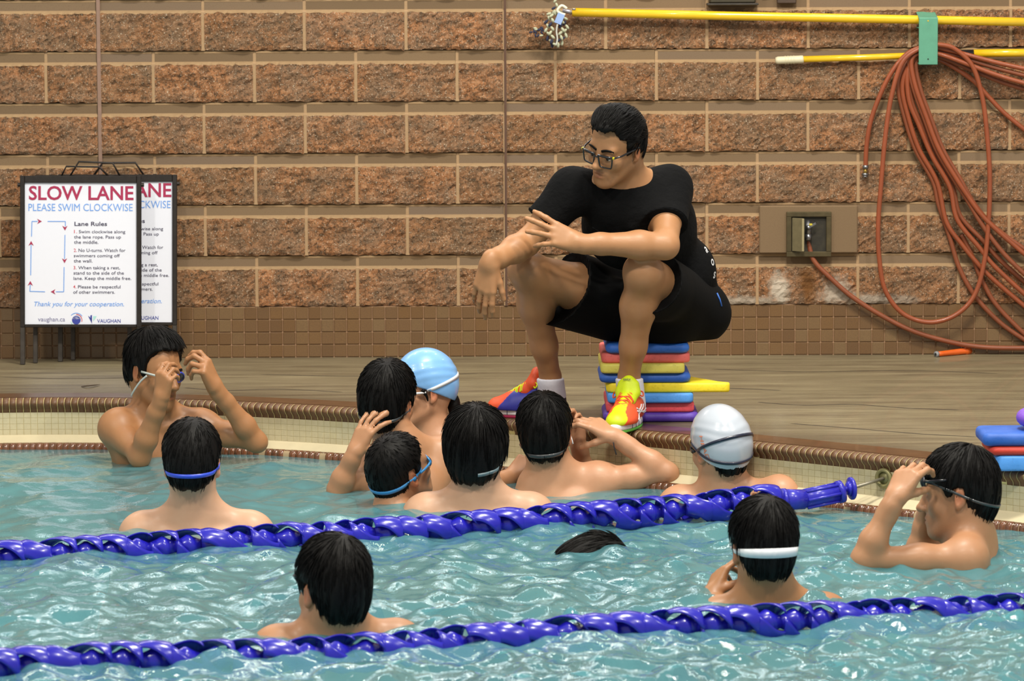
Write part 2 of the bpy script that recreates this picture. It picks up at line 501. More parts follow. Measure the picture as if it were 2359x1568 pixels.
def block_mesh(w, seed, flat=False, h=0.2):
    r = np.random.default_rng(seed); nx = max(6, int(w / 0.013)); xs = np.linspace(0, w, nx + 1)
    prof = [(0.0, 0.012, 0), (0.002, -0.016, 1)] + [(z, -0.02, 1) for z in np.linspace(0.012, 0.138, 11)] + [(0.146, -0.019, 1), (0.155, -0.006, 0), (0.158, -0.004, 0), (0.189, -0.004, 0), (0.1905, -0.0055, 0), (0.1985, -0.005, 0), (0.199, 0.012, 0)]
    if flat: prof = [(0.0, 0.012, 0), (0.001, -0.012, 0), (0.19, -0.012, 0), (0.1905, 0.012, 0)]
    nz = len(prof); raw = r.normal(size=(nz + 4, nx + 5))
    sm = sum(raw[i:i + nz, j:j + nx + 1] for i in range(5) for j in range(5)) / 5
    fine = r.normal(size=(nz, nx + 1))
    V = np.zeros((nz, nx + 1, 3))
    for i, (z, y, a) in enumerate(prof):
        V[i, :, 0] = xs; V[i, :, 2] = z; V[i, :, 1] = y
        if a:
            V[i, :, 1] += -0.0035 * sm[i] - 0.0022 * fine[i]
            V[i, 0, 1] = V[i, -1, 1] = y + 0.004
            if i > 1: V[i, 1:-1, 2] += 0.002 * fine[i, ::-1][1:-1]
            if i == 1: V[i, :, 2] += 0.002 * fine[i]
    V = V.reshape(-1, 3); f = []; mi = []
    for i in range(nz - 1):
        for j in range(nx):
            a = i * (nx + 1) + j; f.append((a, a + 1, a + nx + 2, a + nx + 1))
            zm = (prof[i][0] + prof[i + 1][0]) / 2; mi.append(1 if flat else (2 if zm > 0.189 or 0.146 < zm < 0.158 else 0 if zm < 0.15 else 1))
    n0 = len(V)
    f.append(tuple(i * (nx + 1) for i in range(nz))); f.append(tuple(i * (nx + 1) + nx for i in range(nz))[::-1]); mi += [1, 1]
    me = bpy.data.meshes.new('block'); me.from_pydata([tuple(v) for v in V], [], f)
    for m in (M_SPLIT, M_BAND, M_LEDGE): me.materials.append(m)
    me.polygons.foreach_set('material_index', mi); me.update()
    return me
wall = empty('wall_back', (0, 0, 0), kind='structure')
add('wall_core', box((0, 0.16, 1.4), (6.4, 0.3, 2.8)), M_MORTAR, wall)
X = lambda px, py=400: float(P_Y(px, py, 0)[0])
_bm = {}
_jp = [(-0.0072, 0.001, -0.0145), (0.0072, 0.001, -0.0145), (-0.0072, 0.150, -0.0145), (0.0072, 0.150, -0.0145), (-0.0072, 0.157, -0.0028), (0.0072, 0.157, -0.0028), (-0.0072, 0.199, -0.0028), (0.0072, 0.199, -0.0028)]
JM = mesh_np('mortar_joint', np.array([[x, y, z] for x, z, y in _jp] + [[x, 0.012, z] for x, z, y in _jp]), [(0, 1, 3, 2), (2, 3, 5, 4), (4, 5, 7, 6), (0, 8, 9, 1), (6, 7, 15, 14), (0, 2, 10, 8), (1, 9, 11, 3), (2, 4, 12, 10), (3, 11, 13, 5), (4, 6, 14, 12), (5, 13, 15, 7)], M_MORTAR)
def lay(x0, x1, row, flat=False, dy=0.0):
    w = round(x1 - x0 - 0.012, 3)
    if w < 0.03: return
    key = (round(w, 2), int(rng.integers(4)), flat)
    if key not in _bm: _bm[key] = block_mesh(round(w, 2), 100 + len(_bm), flat)
    o = link('block', _bm[key], wall, (x0 + 0.006, dy, 0.2 + 0.2 * row + 0.0005))
    o.scale.x = w / round(w, 2)
    m = link('mortar_joint', JM, wall, (x0, dy, 0.2 + 0.2 * row))
    if ((x0 * 1000) % 7) < 3: m.rotation_euler[1] = 0.01
xl, xm, x0w, x1w = X(231), X(1164), -2.35, 2.45
for row in range(8):
    odd = row % 2 == 1      # rows counted from the tile upward
    j = [x0w, xl]
    if not odd: j = [x0w, X(111) - 0.395, X(111), xl]
    else: j = [x0w, xl - 0.395, xl]
    s1 = [xl] + [X(357 + 232.5 * k if not odd else 240 + 233 * k + 232) for k in range(4 if not odd else 3)] + [xm]
    s2 = [xm] + [X(1280 + 232 * k if not odd else 1396 + 232 * k) for k in range(7)]
    for seq, dy in ((j, -0.006), (s1, 0.0), (s2, -0.004)):
        for a, b in zip(seq[:-1], seq[1:]):
            lay(a, b, row, dy=dy)
M_JOINT = plain('control_joint_sealant', '5a4032', 0.8)
add('control_joint', box((xm + 0.002, -0.006, 1.0), (0.009, 0.03, 1.6)), M_JOINT, wall)
add('control_joint', box((xl + 0.003, -0.008, 1.0), (0.014, 0.02, 1.6)), plain('joint_pale_sealant', '8f7364', 0.8), wall)

# ---- mosaic tile plinth at the foot of the wall
M_TILE = per_piece('plinth_tile', ['6c5032', '785a39', '725536', '7c6242', '775733', '6b4e30'], 0.35, 0.4, 260, 0.15)
plinth = empty('baseboard_back', (0, 0, 0), kind='structure')
add('grout_bed', box((0, -0.004, 0.1), (5.0, 0.014, 0.2)), plain('plinth_grout', 'a98568', 0.8), plinth)
tm = mesh_np('tile', *box((0, 0, 0), (0.0475, 0.006, 0.0475), bev=0.002), M_TILE)
x0t = X(0, 750) - 0.02; stuff = []; k = 0
for row in range(4):
    for c in range(84):
        x = x0t + 0.0502 * c; px, _ = proj((x, -0.012, 0.1))
        hid = 60 < px < 300 or 1300 < px < 1500
        p = (x, -0.0125 + rng.normal() * 0.0004, 0.026 + 0.0495 * row)
        if hid or k >= 300: stuff.append(box(p, (0.0475, 0.006, 0.0475), bev=0.002))
        else: link('tile', tm, plinth, p); k += 1
add('tile_infill', join(*stuff), M_TILE, plinth, kind='stuff')

# ---- deck of stamped concrete
def deck_mat():
    t = NT('stamped_concrete_deck')
    f = t.noise(1.6, 6, 0.62, mapscale=(1.0, 7.5, 1)); g = t.noise(7, 5, 0.65, mapscale=(0.5, 9, 1)); h = t.noise(160, 3)
    c = t.ramp(f, [(0.32, '5f5340'), (0.46, '756a52'), (0.56, '7f745a'), (0.70, '978c6e')])
    c = t.mix(t.ramp(g, [(0.34, 0.6), (0.46, 0.0)]), c, '4c412e')
    c = t.mix(t.ramp(t.noise(2.6, 6, 0.75, mapscale=(0.45, 16, 1)), [(0.60, 0.0), (0.68, 0.6)]), c, 'ab9f7c')
    c = t.mix(t.ramp(t.noise(1.9, 7, 0.7, mapscale=(0.3, 20, 1)), [(0.35, 0.85), (0.40, 0.0)]), c, '3c301f')
    c = t.mix(t.ramp(t.noise(3.5, 6, 0.7), [(0.45, 0.0), (0.7, 0.4)]), c, '8d8066')
    c = t.mix(t.ramp(h, [(0.5, 0.0), (0.8, 0.3)]), c, '51462f')
    # damp, stained strip along the pool edge
    at = t.node('ShaderNodeAttribute', attribute_name='damp')
    dm = t.node('ShaderNodeMath', operation='MULTIPLY_ADD'); t.link(t.noise(2.4, 5, 0.7, mapscale=(0.5, 9, 1)), dm.inputs[0]); dm.inputs[1].default_value = 0.9; dm.inputs[2].default_value = -0.45
    da = t.node('ShaderNodeMath', operation='ADD'); t.link(at.outputs['Fac'], da.inputs[0]); t.link(dm.outputs[0], da.inputs[1])
    c = t.mix(t.ramp(da.outputs[0], [(0.25, 0.0), (0.95, 0.8)]), c, '43341f')
    t.base(c); t.set(Roughness=0.42, Coat_Weight=0.15)
    t.bump(g, 0.6, 0.012)
    return t.m
def deck_vf(x0, x1, off0, off1, z0, z1, n=120, back=0.0):
    """slab following the pool edge between two inland offsets (off1 None = back to the straight wall line)"""
    V = []; f = []; m = 10; damp = []
    for s in np.interp(np.linspace(x0, x1, n), _xs, _arc):
        p, t, nn = edge_at(s)
        a = p - nn * off0; b = np.array([p[0], back, 0]) if off1 is None else p - nn * off1
        for k in range(m):
            q = a + (b - a) * (k / (m - 1)); V.append([q[0], q[1], z1]); damp.append(max(0.0, 1 - np.linalg.norm(q - p) / 0.75))
        for k in range(m):
            q = a + (b - a) * (k / (m - 1)); V.append([q[0], q[1], z0]); damp.append(0.0)
    w = 2 * m
    for i in range(n - 1):
        o = i * w
        for k in range(m - 1):
            f.append((o + k, o + w + k, o + w + k + 1, o + k + 1)); f.append((o + m + k, o + m + k + 1, o + w + m + k + 1, o + w + m + k))
        f += [(o, o + m, o + w + m, o + w), (o + m - 1, o + w + m - 1, o + w + 2 * m - 1, o + 2 * m - 1)]
    return np.array(V), f, damp
deck = empty('floor', (0, 0, 0), kind='structure')
_dv, _df, _dd = deck_vf(-2.5, 2.25, 0.16, None, -0.25, 0.0)
_do = add('deck_slab', (_dv, _df), deck_mat(), deck)
_da = _do.data.attributes.new('damp', 'FLOAT', 'POINT'); _da.data.foreach_set('value', np.array(_dd, np.float32))
M_SEAM = plain('seam_dirt', '33271a', 0.8)
M_EDGEBAND = plain('edge_band_clay', '5f4129', 0.3, vary=0.25, scale=14, bump=0.2, Coat_Weight=0.3)
for pts in (((1745, 926), (1850, 933), (1960, 931), (2080, 939), (2210, 944)), ((1380, 892), (1500, 897), (1640, 893), (1800, 899)), ((425, 893), (520, 899), (640, 896), (790, 903)), ((1820, 975), (1960, 986), (2120, 999), (2250, 1006)), ((0, 868), (160, 872), (300, 870)), ((1640, 850), (1850, 856), (2080, 853), (2300, 860)), ((600, 862), (820, 866), (1100, 860))):
    pp = catmull([P_Z(x, y, 0.0003) for x, y in pts], 8)
    add('stamped_seam', tube(pp, np.concatenate([[0.0005], 0.003 + 0.002 * rng.random(len(pp) - 2), [0.0005]]), 5, flat=((0, 0, 1), 0.25)), M_SEAM, deck)
add('edge_band', deck_vf(-2.5, 2.25, 0.028, 0.16, -0.25, 0.0008)[:2], M_EDGEBAND, deck)

# ---- coping of S-profiled clay tiles, cream tiled pool wall, sloping ledge and brown lip at the waterline
def sweep_piece(prof, w, mat, name):
    """closed profile in (out, z) extruded along the edge direction, centred; local x = along, y = -out"""
    n = len(prof); V = []
    for sx in (-w / 2, w / 2): V += [[sx, -o, z] for o, z in prof]
    f = [(i, (i + 1) % n, n + (i + 1) % n, n + i) for i in range(n)] + [tuple(range(n))[::-1], tuple(n + i for i in range(n))]
    return mesh_np(name, np.array(V), f, mat, True)
def sweep_run(prof, x0, x1, n=160, closed=True):
    V = []; f = []; m = len(prof)
    for s in np.interp(np.linspace(x0, x1, n), _xs, _arc):
        p, t, nn = edge_at(s)
        for o, z in prof: V.append(p + nn * o + [0, 0, z])
    for i in range(n - 1):
        for k in range(m if closed else m - 1):
            l = (k + 1) % m; f.append((i * m + k, i * m + l, (i + 1) * m + l, (i + 1) * m + k))
    return np.array(V), f
cop = [(-0.032, -0.001), (-0.014, 0.0), (-0.002, -0.002), (0.009, -0.007), (0.0155, -0.0145), (0.0155, -0.022), (0.010, -0.030), (0.002, -0.037), (-0.0015, -0.044), (-0.002, -0.051), (-0.006, -0.052), (-0.032, -0.03)]
M_COP = per_piece('coping_tile', ['5f4026', '6c492c', '664529', '704e30'], 0.5, 0.3, 90, 0.0)
M_CREAM = per_piece('cream_mosaic', ['c4b790', 'cabe99', 'beb18a', 'c6ba98'], 0.35, 0.12, 60, 0.2, 0.03)
M_GROUT_C = plain('cream_grout', 'b3a578', 0.8)
M_LIP = per_piece('lip_tile', ['6b4029', '7a4a30', '64402c'], 0.2, 0.5, 120, 0.5)
side = empty('wall_pool', (0, 0, 0), kind='structure')
add('coping_grout', sweep_run([(o - 0.0003 if i < 10 else o, z - (0.0003 if i < 4 else 0)) for i, (o, z) in enumerate(cop)], -2.4, 2.2), plain('coping_grout', 'd8cb8c', 0.7), side, True)
pm = sweep_piece(cop, 0.0229, M_COP, 'coping_tile')
P0, P1 = np.interp([-1.98, 1.75], _xs, _arc)
for s in np.arange(P0, P1, 0.0247):
    p, t, n = edge_at(s)
    link('coping_tile', pm, side, p, (rng.normal() * 0.004, 0, math.atan2(t[1], t[0])))
add('render_bed', sweep_run([(-0.0022, -0.048), (-0.0022, -0.134), (-0.03, -0.134), (-0.03, -0.048)], -2.4, 2.2), M_GROUT_C, side)
cm = mesh_np('mosaic_tile', *box((0, 0, 0), (0.0236, 0.005, 0.0200), bev=0.0008), M_CREAM)
stuff = []; spots = []
for s in np.arange(P0, P1, 0.0247):
    p, t, n = edge_at(s); px, _ = proj(p)
    for r in range(4):
        z = -0.061 - 0.0206 * r
        hid = 240 < px < 610 or 790 < px < 1170 or px < 0 or px > 2330 or 1590 < px < 1720
        spots.append((hid, -px, p - n * 0.0035 + np.array([0, 0, z]), math.atan2(t[1], t[0])))
spots.sort(key=lambda q: (q[0], q[1]))
for i, (hid, _, p, a) in enumerate(spots):
    if i < 300: link('mosaic_tile', cm, side, p, (0, 0, a))
    else: stuff.append(box(p, (0.0236, 0.005, 0.0200), rotz(a), bev=0.0008))
add('mosaic_infill', join(*stuff), M_CREAM, side, kind='stuff')
add('sloping_ledge', sweep_run([(-0.002, -0.131), (0.05, -0.158), (0.05, -0.6), (-0.002, -0.6)], -2.4, 2.2), plain('cream_ledge', 'c9bd9e', 0.35, vary=0.06, scale=20, Coat_Weight=0.3), side)
lip = [(0.048, -0.155), (0.056, -0.152), (0.066, -0.155), (0.073, -0.163), (0.075, -0.18), (0.073, -0.21), (0.048, -0.21)]
add('lip_grout', sweep_run([(o - 0.001, z - 0.0008) for o, z in lip], -2.4, 2.2), plain('lip_grout', 'a08a6a', 0.7), side, True)
lm = sweep_piece(lip, 0.0226, M_LIP, 'lip_tile')
for s in np.arange(P0, P1, 0.0247):
    p, t, n = edge_at(s); link('lip_tile', lm, side, p, (rng.normal() * 0.006, 0, math.atan2(t[1], t[0])))
add('pool_shell', sweep_run([(0.045, -0.2), (0.045, FLOOR - 0.05), (-0.1, FLOOR - 0.05), (-0.1, -0.2)], -2.4, 2.2), plain('pool_shell', 'a9c4bd', 0.5), side)
# round anchor cup of the lane rope
_s = np.interp(np.interp(2038, [proj(edge_at(s)[0])[0] for s in np.linspace(P0, P1, 200)], np.linspace(P0, P1, 200)), [0, 1e9], [0, 1e9])
AN_P, AN_T, AN_N = edge_at(_s); AN_P = AN_P + np.array([0, 0, -0.072])
cup = tube(catmull([AN_P + AN_N * 0.004 + AN_T * 0.026 * math.cos(a) + np.array([0, 0, 0.026]) * math.sin(a) for a in np.linspace(0, 2 * math.pi, 13)[:-1]], 2, True), 0.007, 8, True)
add('anchor_cup', join(cup, cyl(AN_P - AN_N * 0.002, AN_P + AN_N * 0.003, 0.024, 18)), plain('anchor_bronze', '8a8358', 0.4, 0.3), side, True)

pf = empty('floor_pool', (0, 0, FLOOR), kind='structure')
def floor_mat():
    t = NT('pool_floor'); f = t.noise(1.5, 3)
    t.base(t.mix(f, '6fa9ae', '86bcc0')); t.set(Roughness=0.6); return t.m
add('pool_bottom', box((0, -5.2, FLOOR - 0.05), (7.0, 9.0, 0.1)), floor_mat(), pf)

# ---- water
def wave_field():
    r = np.random.default_rng(11); out = []
    for lam, amp, n in ((0.95, 0.0045, 10), (0.42, 0.0060, 18), (0.2, 0.0042, 26), (0.105, 0.0021, 30), (0.055, 0.0011, 34)):
        for _ in range(n):
            l = lam * r.uniform(0.75, 1.35); a = r.uniform(0, 2 * math.pi)
            out.append((2 * math.pi / l * math.cos(a), 2 * math.pi / l * math.sin(a), r.uniform(0, 7), amp * r.uniform(0.5, 1.2) / math.sqrt(n / 4)))
    return out
_wf = wave_field()
def wave(x, y):
    chop = np.clip(0.6 + 0.5 * (x + 1.2) / 1.5 * 0.6 + 0.45 * (-3.4 - y) / 2.0, 0.45, 1.25)
    h = np.zeros_like(x)
    for kx, ky, ph, a in _wf:
        w = chop if math.hypot(kx, ky) > 22 else 1.0
        h += a * w * np.sin(kx * x + ky * y + ph)
    h = h + 6.0 * np.maximum(h, 0) ** 2     # slightly peaked crests
    return h
def water_vf():
    nx, ny = 390, 470
    u = np.linspace(-2.45, 2.25, nx); v = np.linspace(0, 1, ny)
    y1 = edge_y(u) - 0.058
    Xg = np.repeat(u[:, None], ny, 1); Yg = -8.6 + (y1[:, None] + 8.6) * v[None, :] ** 0.85
    fade = np.clip((y1[:, None] - Yg) / 0.35, 0.15, 1)
    Zg = WZ + wave(Xg, Yg) * fade
    V = np.stack([Xg, Yg, Zg], -1).reshape(-1, 3)
    I = np.arange(nx * ny).reshape(nx, ny)
    Q = np.stack([I[:-1, :-1], I[1:, :-1], I[1:, 1:], I[:-1, 1:]], -1).reshape(-1, 4)
    return V, Q
def water_mat():
    t = NT('pool_water'); out = t.n['Material Output']; t.n.remove(t.b)
    g = t.node('ShaderNodeBsdfGlossy'); g.inputs['Roughness'].default_value = 0.02; g.inputs['Color'].default_value = (1, 1, 1, 1)
    tr = t.node('ShaderNodeBsdfTransparent'); tr.inputs['Color'].default_value = (0.42, 0.70, 0.74, 1)
    df = t.node('ShaderNodeBsdfDiffuse'); df.inputs['Color'].default_value = lin('6aaab6')
    body = t.node('ShaderNodeMixShader'); body.inputs[0].default_value = 0.6
    t.link(df.outputs[0], body.inputs[1]); t.link(tr.outputs[0], body.inputs[2])
    fr = t.node('ShaderNodeFresnel'); fr.inputs['IOR'].default_value = 1.33
    n = t.noise(55, 3, 0.65, mapscale=(1, 1, 0.2)); b = t.node('ShaderNodeBump'); b.inputs['Strength'].default_value = 0.28; b.inputs['Distance'].default_value = 0.006
    t.link(n, b.inputs['Height']); t.link(b.outputs[0], g.inputs['Normal']); t.link(b.outputs[0], fr.inputs['Normal'])
    mx = t.node('ShaderNodeMixShader'); t.link(fr.outputs[0], mx.inputs[0]); t.link(body.outputs[0], mx.inputs[1]); t.link(g.outputs[0], mx.inputs[2])
    t.link(mx.outputs[0], out.inputs['Surface'])
    return t.m
pw = link('pool_water', mesh_np('pool_water', *water_vf(), water_mat(), True)); pw['kind'] = 'structure'
# ================================================================== THINGS ON THE WALL AND THE DECK
M_DARKMETAL = plain('dark_steel', '2b2522', 0.5, 0.4, vary=0.3, scale=60)
M_RUSTSTEEL = plain('weathered_steel', '4b4540', 0.5, 0.5, vary=0.3, scale=30)
M_WHITE = plain('sign_white', 'e2e5f2', 0.35, vary=0.01)
M_MAROON = plain('print_maroon', 'a3244f', 0.5, vary=0.02); M_SKYBLUE = plain('print_sky_blue', '6f9fe6', 0.5, vary=0.02)
M_INK = plain('print_ink', '3c3752', 0.5, vary=0.02); M_GREYINK = plain('print_grey', '7d7ba0', 0.5, vary=0.02)
M_NAVY = plain('print_navy', '33409c', 0.5, vary=0.02); M_AQUA = plain('print_aqua', 'a8dcd8', 0.5, vary=0.02); M_RED = plain('print_red', 'c9485a', 0.5, vary=0.02)

def aframe(px_l, px_r, py_top, py_bot, py_leg, y_top, y_leg, back_legs, loops, label, tilt=0.006):
    """hinged board: local frame has x along the panel, w up the panel, d out of its face"""
    A = P_Y(px_l, py_leg, y_leg); A[2] = 0.0
    sc = scale_at(y_leg)
    W = (px_r - px_l) / sc
    Ht = (py_leg - py_top) / sc; lean = math.atan2(y_top - y_leg, Ht)
    U = np.array([tilt, math.sin(lean), math.cos(lean)]); U = unit(U)
    Xv = np.array([1.0, 0, 0.0]); Dv = unit(np.cross(Xv, U)); Xv = unit(np.cross(U, Dv))
    Mx = np.column_stack([Xv, -Dv, U])          # local y points to the back
    t = empty('sandwich_board', A, label, 'sign', 'lane rules boards by the wall')
    L = lambda x, w, d=0.0: A + Xv * x + U * w + Dv * d
    hb = (py_leg - py_bot) / sc; fw = 0.018
    def bar(x0, x1, w0, w1, d=0.0, th=0.02):
        return box(L((x0 + x1) / 2, (w0 + w1) / 2, d), (x1 - x0, th, w1 - w0), Mx, 0.002)
    add('leg', bar(0, fw, 0, hb), M_RUSTSTEEL, t); add('leg', bar(W - fw, W, 0, hb), M_RUSTSTEEL, t)
    fr = add('frame', join(bar(0, fw, hb, Ht), bar(W - fw, W, hb, Ht), bar(fw, W - fw, Ht - fw * 1.5, Ht), bar(fw, W - fw, hb, hb + 0.012)), M_DARKMETAL, t)
    for x in (-0.004, W + 0.004): add('hinge_bolt', cyl(L(x - 0.006, Ht - 0.035), L(x + 0.006, Ht - 0.035), 0.008, 8), M_DARKMETAL, fr)
    pn = add('panel', box(L(W / 2, (hb + Ht) / 2, -0.004), (W - 2 * fw, 0.008, Ht - hb - fw), Mx), M_WHITE, t)
    # rear half of the board
    bx0, bx1 = [(p - px_l) / sc for p in back_legs]
    add('rear_leg', box(L(bx0, Ht / 2, -0.05), (0.017, 0.017, Ht - 0.01), Mx, 0.002), M_RUSTSTEEL, t)
    add('rear_leg', box(L(bx1, Ht / 2, -0.05), (0.017, 0.017, Ht - 0.01), Mx, 0.002), M_RUSTSTEEL, t)
    add('rear_panel', box(L((bx0 + bx1) / 2, (hb + Ht) / 2 + 0.004, -0.05), (bx1 - bx0, 0.01, Ht - hb), Mx), M_DARKMETAL, t)
    for lp in loops:
        pts = [L((x - px_l) / sc, (py_leg - y) / sc, -0.03) for x, y in lp]
        add('wire_handle', tube(pts, 0.0042, 6), M_DARKMETAL, t, True)
    # printing, measured on the left-hand board
    def pr(name, vf, x, y, mat):
        v, f = vf
        P = np.array([L((x - 52) / sc + a, (836 - y) / sc + b, 0.0012) for a, b, _ in v])
        return add(name, (P, f), mat, pn)
    px = lambda n: n / sc
    pr('title', text_vf('SLOW LANE', 0.06, px(241), px(33), bold=0.018), 72, 456, M_MAROON)
    pr('subtitle', text_vf('PLEASE SWIM CLOCKWISE', 0.03, px(240), px(17)), 71, 482, M_SKYBLUE)
    pr('heading', text_vf('Lane Rules', 0.02, px(75), px(9.5), bold=0.014), 177, 516, M_INK)
    for no, lines, y in (('1.', ['Swim clockwise along', 'the lane rope. Pass up', 'the middle.'], 533), ('2.', ['No U-turns. Watch for', 'swimmers coming off', 'the wall.'], 576), ('3.', ['When taking a rest,', 'stand to the side of the', 'lane. Keep the middle free.'], 616), ('4.', ['Please be respectful', 'of other swimmers.'], 660)):
        wd = {'Swim clockwise along': 107, 'the lane rope. Pass up': 108, 'the middle.': 56, 'No U-turns. Watch for': 108, 'swimmers coming off': 106, 'the wall.': 43, 'When taking a rest,': 96, 'stand to the side of the': 116, 'lane. Keep the middle free.': 133, 'Please be respectful': 98, 'of other swimmers.': 96}
        x = 176 - (y - 533) * 0.016
        pr('rule_number', text_vf(no, 0.02, px(7), px(7.6), bold=0.003), x, y, M_RED)
        for i, ln in enumerate(lines):
            pr('rule_text', text_vf(ln, 0.02, px(wd[ln]), px(9.5 if set(ln) & set('gpy') else 7.6), bold=0.003), x + (11 if i == 0 else 0), y + 12.2 * i, M_INK)
    pr('thanks_line', text_vf('Thank you for your cooperation.', 0.02, px(207), px(14), shear=0.25, bold=0.006), 84, 701, M_SKYBLUE)
    pr('web_address', text_vf('vaughan.ca', 0.02, px(62)), 93, 736, M_GREYINK)
    pr('city_name', text_vf('VAUGHAN', 0.02, px(54), px(8.5), bold=0.006), 229, 739, M_NAVY)
    pr('city_department', text_vf('Recreation & Culture', 0.01, px(38)), 243, 747, M_GREYINK)
    flat = lambda pts: (np.array([[px(a), px(b), 0] for a, b in pts]), [tuple(range(len(pts)))])
    pr('city_mark', join(flat([(0, 15), (9, 8), (9, -3)][::-1]), flat([(5, 15), (9, 17), (9, -4)][::-1])), 208, 738, M_NAVY)
    pr('city_mark', flat([(0, 14), (8, 14), (0, 2)][::-1]), 220, 738, M_AQUA)
    disc = flat([(10 * math.cos(a), 10 * math.sin(a)) for a in np.linspace(0, 2 * math.pi, 20)[:-1]])
    ed = pr('round_emblem', disc, 181, 733, M_NAVY)
    v, f = text_vf('active', 0.02, px(17), bold=0.02, align='CENTER'); v[:, 2] += 0.001
    pr('emblem_word', (v, f), 181, 731, M_WHITE); v, f = text_vf('together', 0.02, px(13), align='CENTER'); pr('emblem_word', (v, f), 181, 726.5, M_WHITE)
    for r, a0, a1, m in ((13, -0.3, 1.6, M_RED), (16, 0.6, 2.4, M_SKYBLUE), (13, 3.4, 5.2, M_AQUA)):
        aa = np.linspace(a0, a1, 12)
        ring = (np.array([[px(q * math.cos(a)), px(q * math.sin(a)), 0] for a in aa for q in (r - 0.8, r + 0.8)]), [(2 * i, 2 * i + 1, 2 * i + 3, 2 * i + 2) for i in range(11)])
        pr('emblem_arc', ring, 181, 733, m)
    def line(a, b): 
        a, b = np.array(a, float), np.array(b, float); n = unit([-(b - a)[1], (b - a)[0]]) * 0.9
        return flat([(a[0] - n[0], a[1] - n[1]), (b[0] - n[0], b[1] - n[1]), (b[0] + n[0], b[1] + n[1]), (a[0] + n[0], a[1] + n[1])])
    def arrow(p, d):
        p = np.array(p, float); d = unit(d); q = np.array([-d[1], d[0]])
        return flat([tuple(p + d * 6), tuple(p - d * 5 + q * 6), tuple(p - d * 1.5), tuple(p - d * 5 - q * 6)])
    seg = [[(78, 541), (79, 506), (92, 506)], [(115, 506), (156, 506), (156, 517)], [(155, 537), (154, 592)], [(153, 611), (152, 668), (134, 668)], [(109, 668), (74, 667), (75, 652)], [(76, 630), (77, 560)]]
    ar = [((96, 506), (1, 0)), ((155, 521), (0, -1)), ((154, 596), (0, -1)), ((128, 668), (-1, 0)), ((75, 649), (0, 1)), ((77, 557), (0, 1))]
    for s in seg:
        pr('route_line', join(*[line((a[0] - 52, 836 - a[1]), (b[0] - 52, 836 - b[1])) for a, b in zip(s[:-1], s[1:])]), 52, 836, M_SKYBLUE)
    for p, d in ar: pr('route_arrow', arrow((p[0] - 52, 836 - p[1]), d), 52, 836, M_MAROON)
    return t
aframe(47, 326, 402, 751, 837, -0.17, -0.23, (78, 296), [[(140, 402), (151, 380), (227, 381), (248, 402)], [(160, 402), (180, 369), (258, 372), (275, 402)]],
       'nearer white SLOW LANE rules board in a dark steel frame, fully readable')
aframe(134, 408, 402, 749, 833, -0.06, -0.125, (165, 380), [[(215, 402), (234, 375), (310, 374), (329, 402)]],
       'second SLOW LANE rules board, half hidden behind the nearer board')

# ---- long yellow poles, green hook, mop rope
M_YELLOW = plain('pole_yellow', 'e9bd1e', 0.25, vary=0.05, scale=30, Coat_Weight=0.5)
t = empty('cleaning_pole', P_Y(1318, 28, -0.075), 'upper long yellow pole with a grey metal tip, lying in the green hook', 'pole')
add('pole', tube([P_Y(x, y, -0.075) for x, y in ((1318, 28), (1700, 37), (2100, 45), (2420, 52))], 0.0172, 14), M_YELLOW, t, True)
add('metal_tip', join(cyl(P_Y(1296, 24, -0.075), P_Y(1322, 29, -0.075), 0.009, 10), cyl(P_Y(1318, 21, -0.09), P_Y(1326, 21, -0.09), 0.004, 6)), plain('dull_alloy', 'a9a6b0', 0.35, 0.7), t, True)
t = empty('extension_pole', P_Y(1787, 138, -0.05), 'lower yellow extension pole with a ribbed cream grip on its end', 'pole')
add('thin_tube', tube([P_Y(x, y, -0.05) for x, y in ((1848, 136.5), (2000, 132), (2205, 124))], 0.0125, 12), M_YELLOW, t, True)
add('thick_tube', tube([P_Y(x, y, -0.05) for x, y in ((2243, 123), (2420, 121))], 0.0158, 12), M_YELLOW, t, True)
add('lock_sleeve', tube([P_Y(x, y, -0.05) for x, y in ((2188, 125), (2245, 123))], 0.0145, 12), plain('black_plastic', '14161c', 0.3), t, True)
M_GRIP = plain('cream_rubber', 'd6cdae', 0.5, vary=0.08)
gp = add('grip', tube([P_Y(x, y, -0.05) for x, y in ((1786, 139.5), (1787, 139.4), (1792, 139), (1846, 136.8), (1850, 136.6), (1851, 136.5))], [0.004, 0.012, 0.0152, 0.0158, 0.0158, 0.012], 14), M_GRIP, t, True)
for k in range(4):
    c = P_Y(1809 + 6.5 * k, 138.4 - 0.25 * k, -0.05); d = unit(P_Y(1850, 136.6, -0.05) - P_Y(1787, 139, -0.05))
    add('rib', cyl(c - d * 0.0015, c + d * 0.0015, 0.017, 14), M_GRIP, gp, True)

M_GREEN = plain('painted_green_steel', '5b9a80', 0.45, vary=0.1, scale=25, bump=0.05)
yh = -0.125
a, b = P_Y(2117, 42, yh), P_Y(2160, 149, yh); ctr = (a + b) / 2; wx, hz = b[0] - a[0], a[2] - b[2]
t = empty('wall_hook', (ctr[0], -0.02, b[2]), 'green steel wall hook carrying the coiled red hose and the poles', 'hook')
add('face_plate', box((ctr[0], yh, ctr[2]), (wx, 0.006, hz), bev=0.002), M_GREEN, t)
add('top_plate', box((ctr[0], (yh - 0.02) / 2, a[2] + 0.010), (wx, -yh - 0.014, 0.006), rotx(0.2), 0.002), M_GREEN, t)
add('wall_plate', box((ctr[0] + 0.012, -0.028, ctr[2]), (wx * 0.6, 0.008, hz * 0.8), bev=0.002), M_GREEN, t)
add('hose_shelf', box((ctr[0], (yh - 0.02) / 2, b[2] + 0.004), (wx, -yh - 0.02, 0.006), bev=0.002), M_GREEN, t)
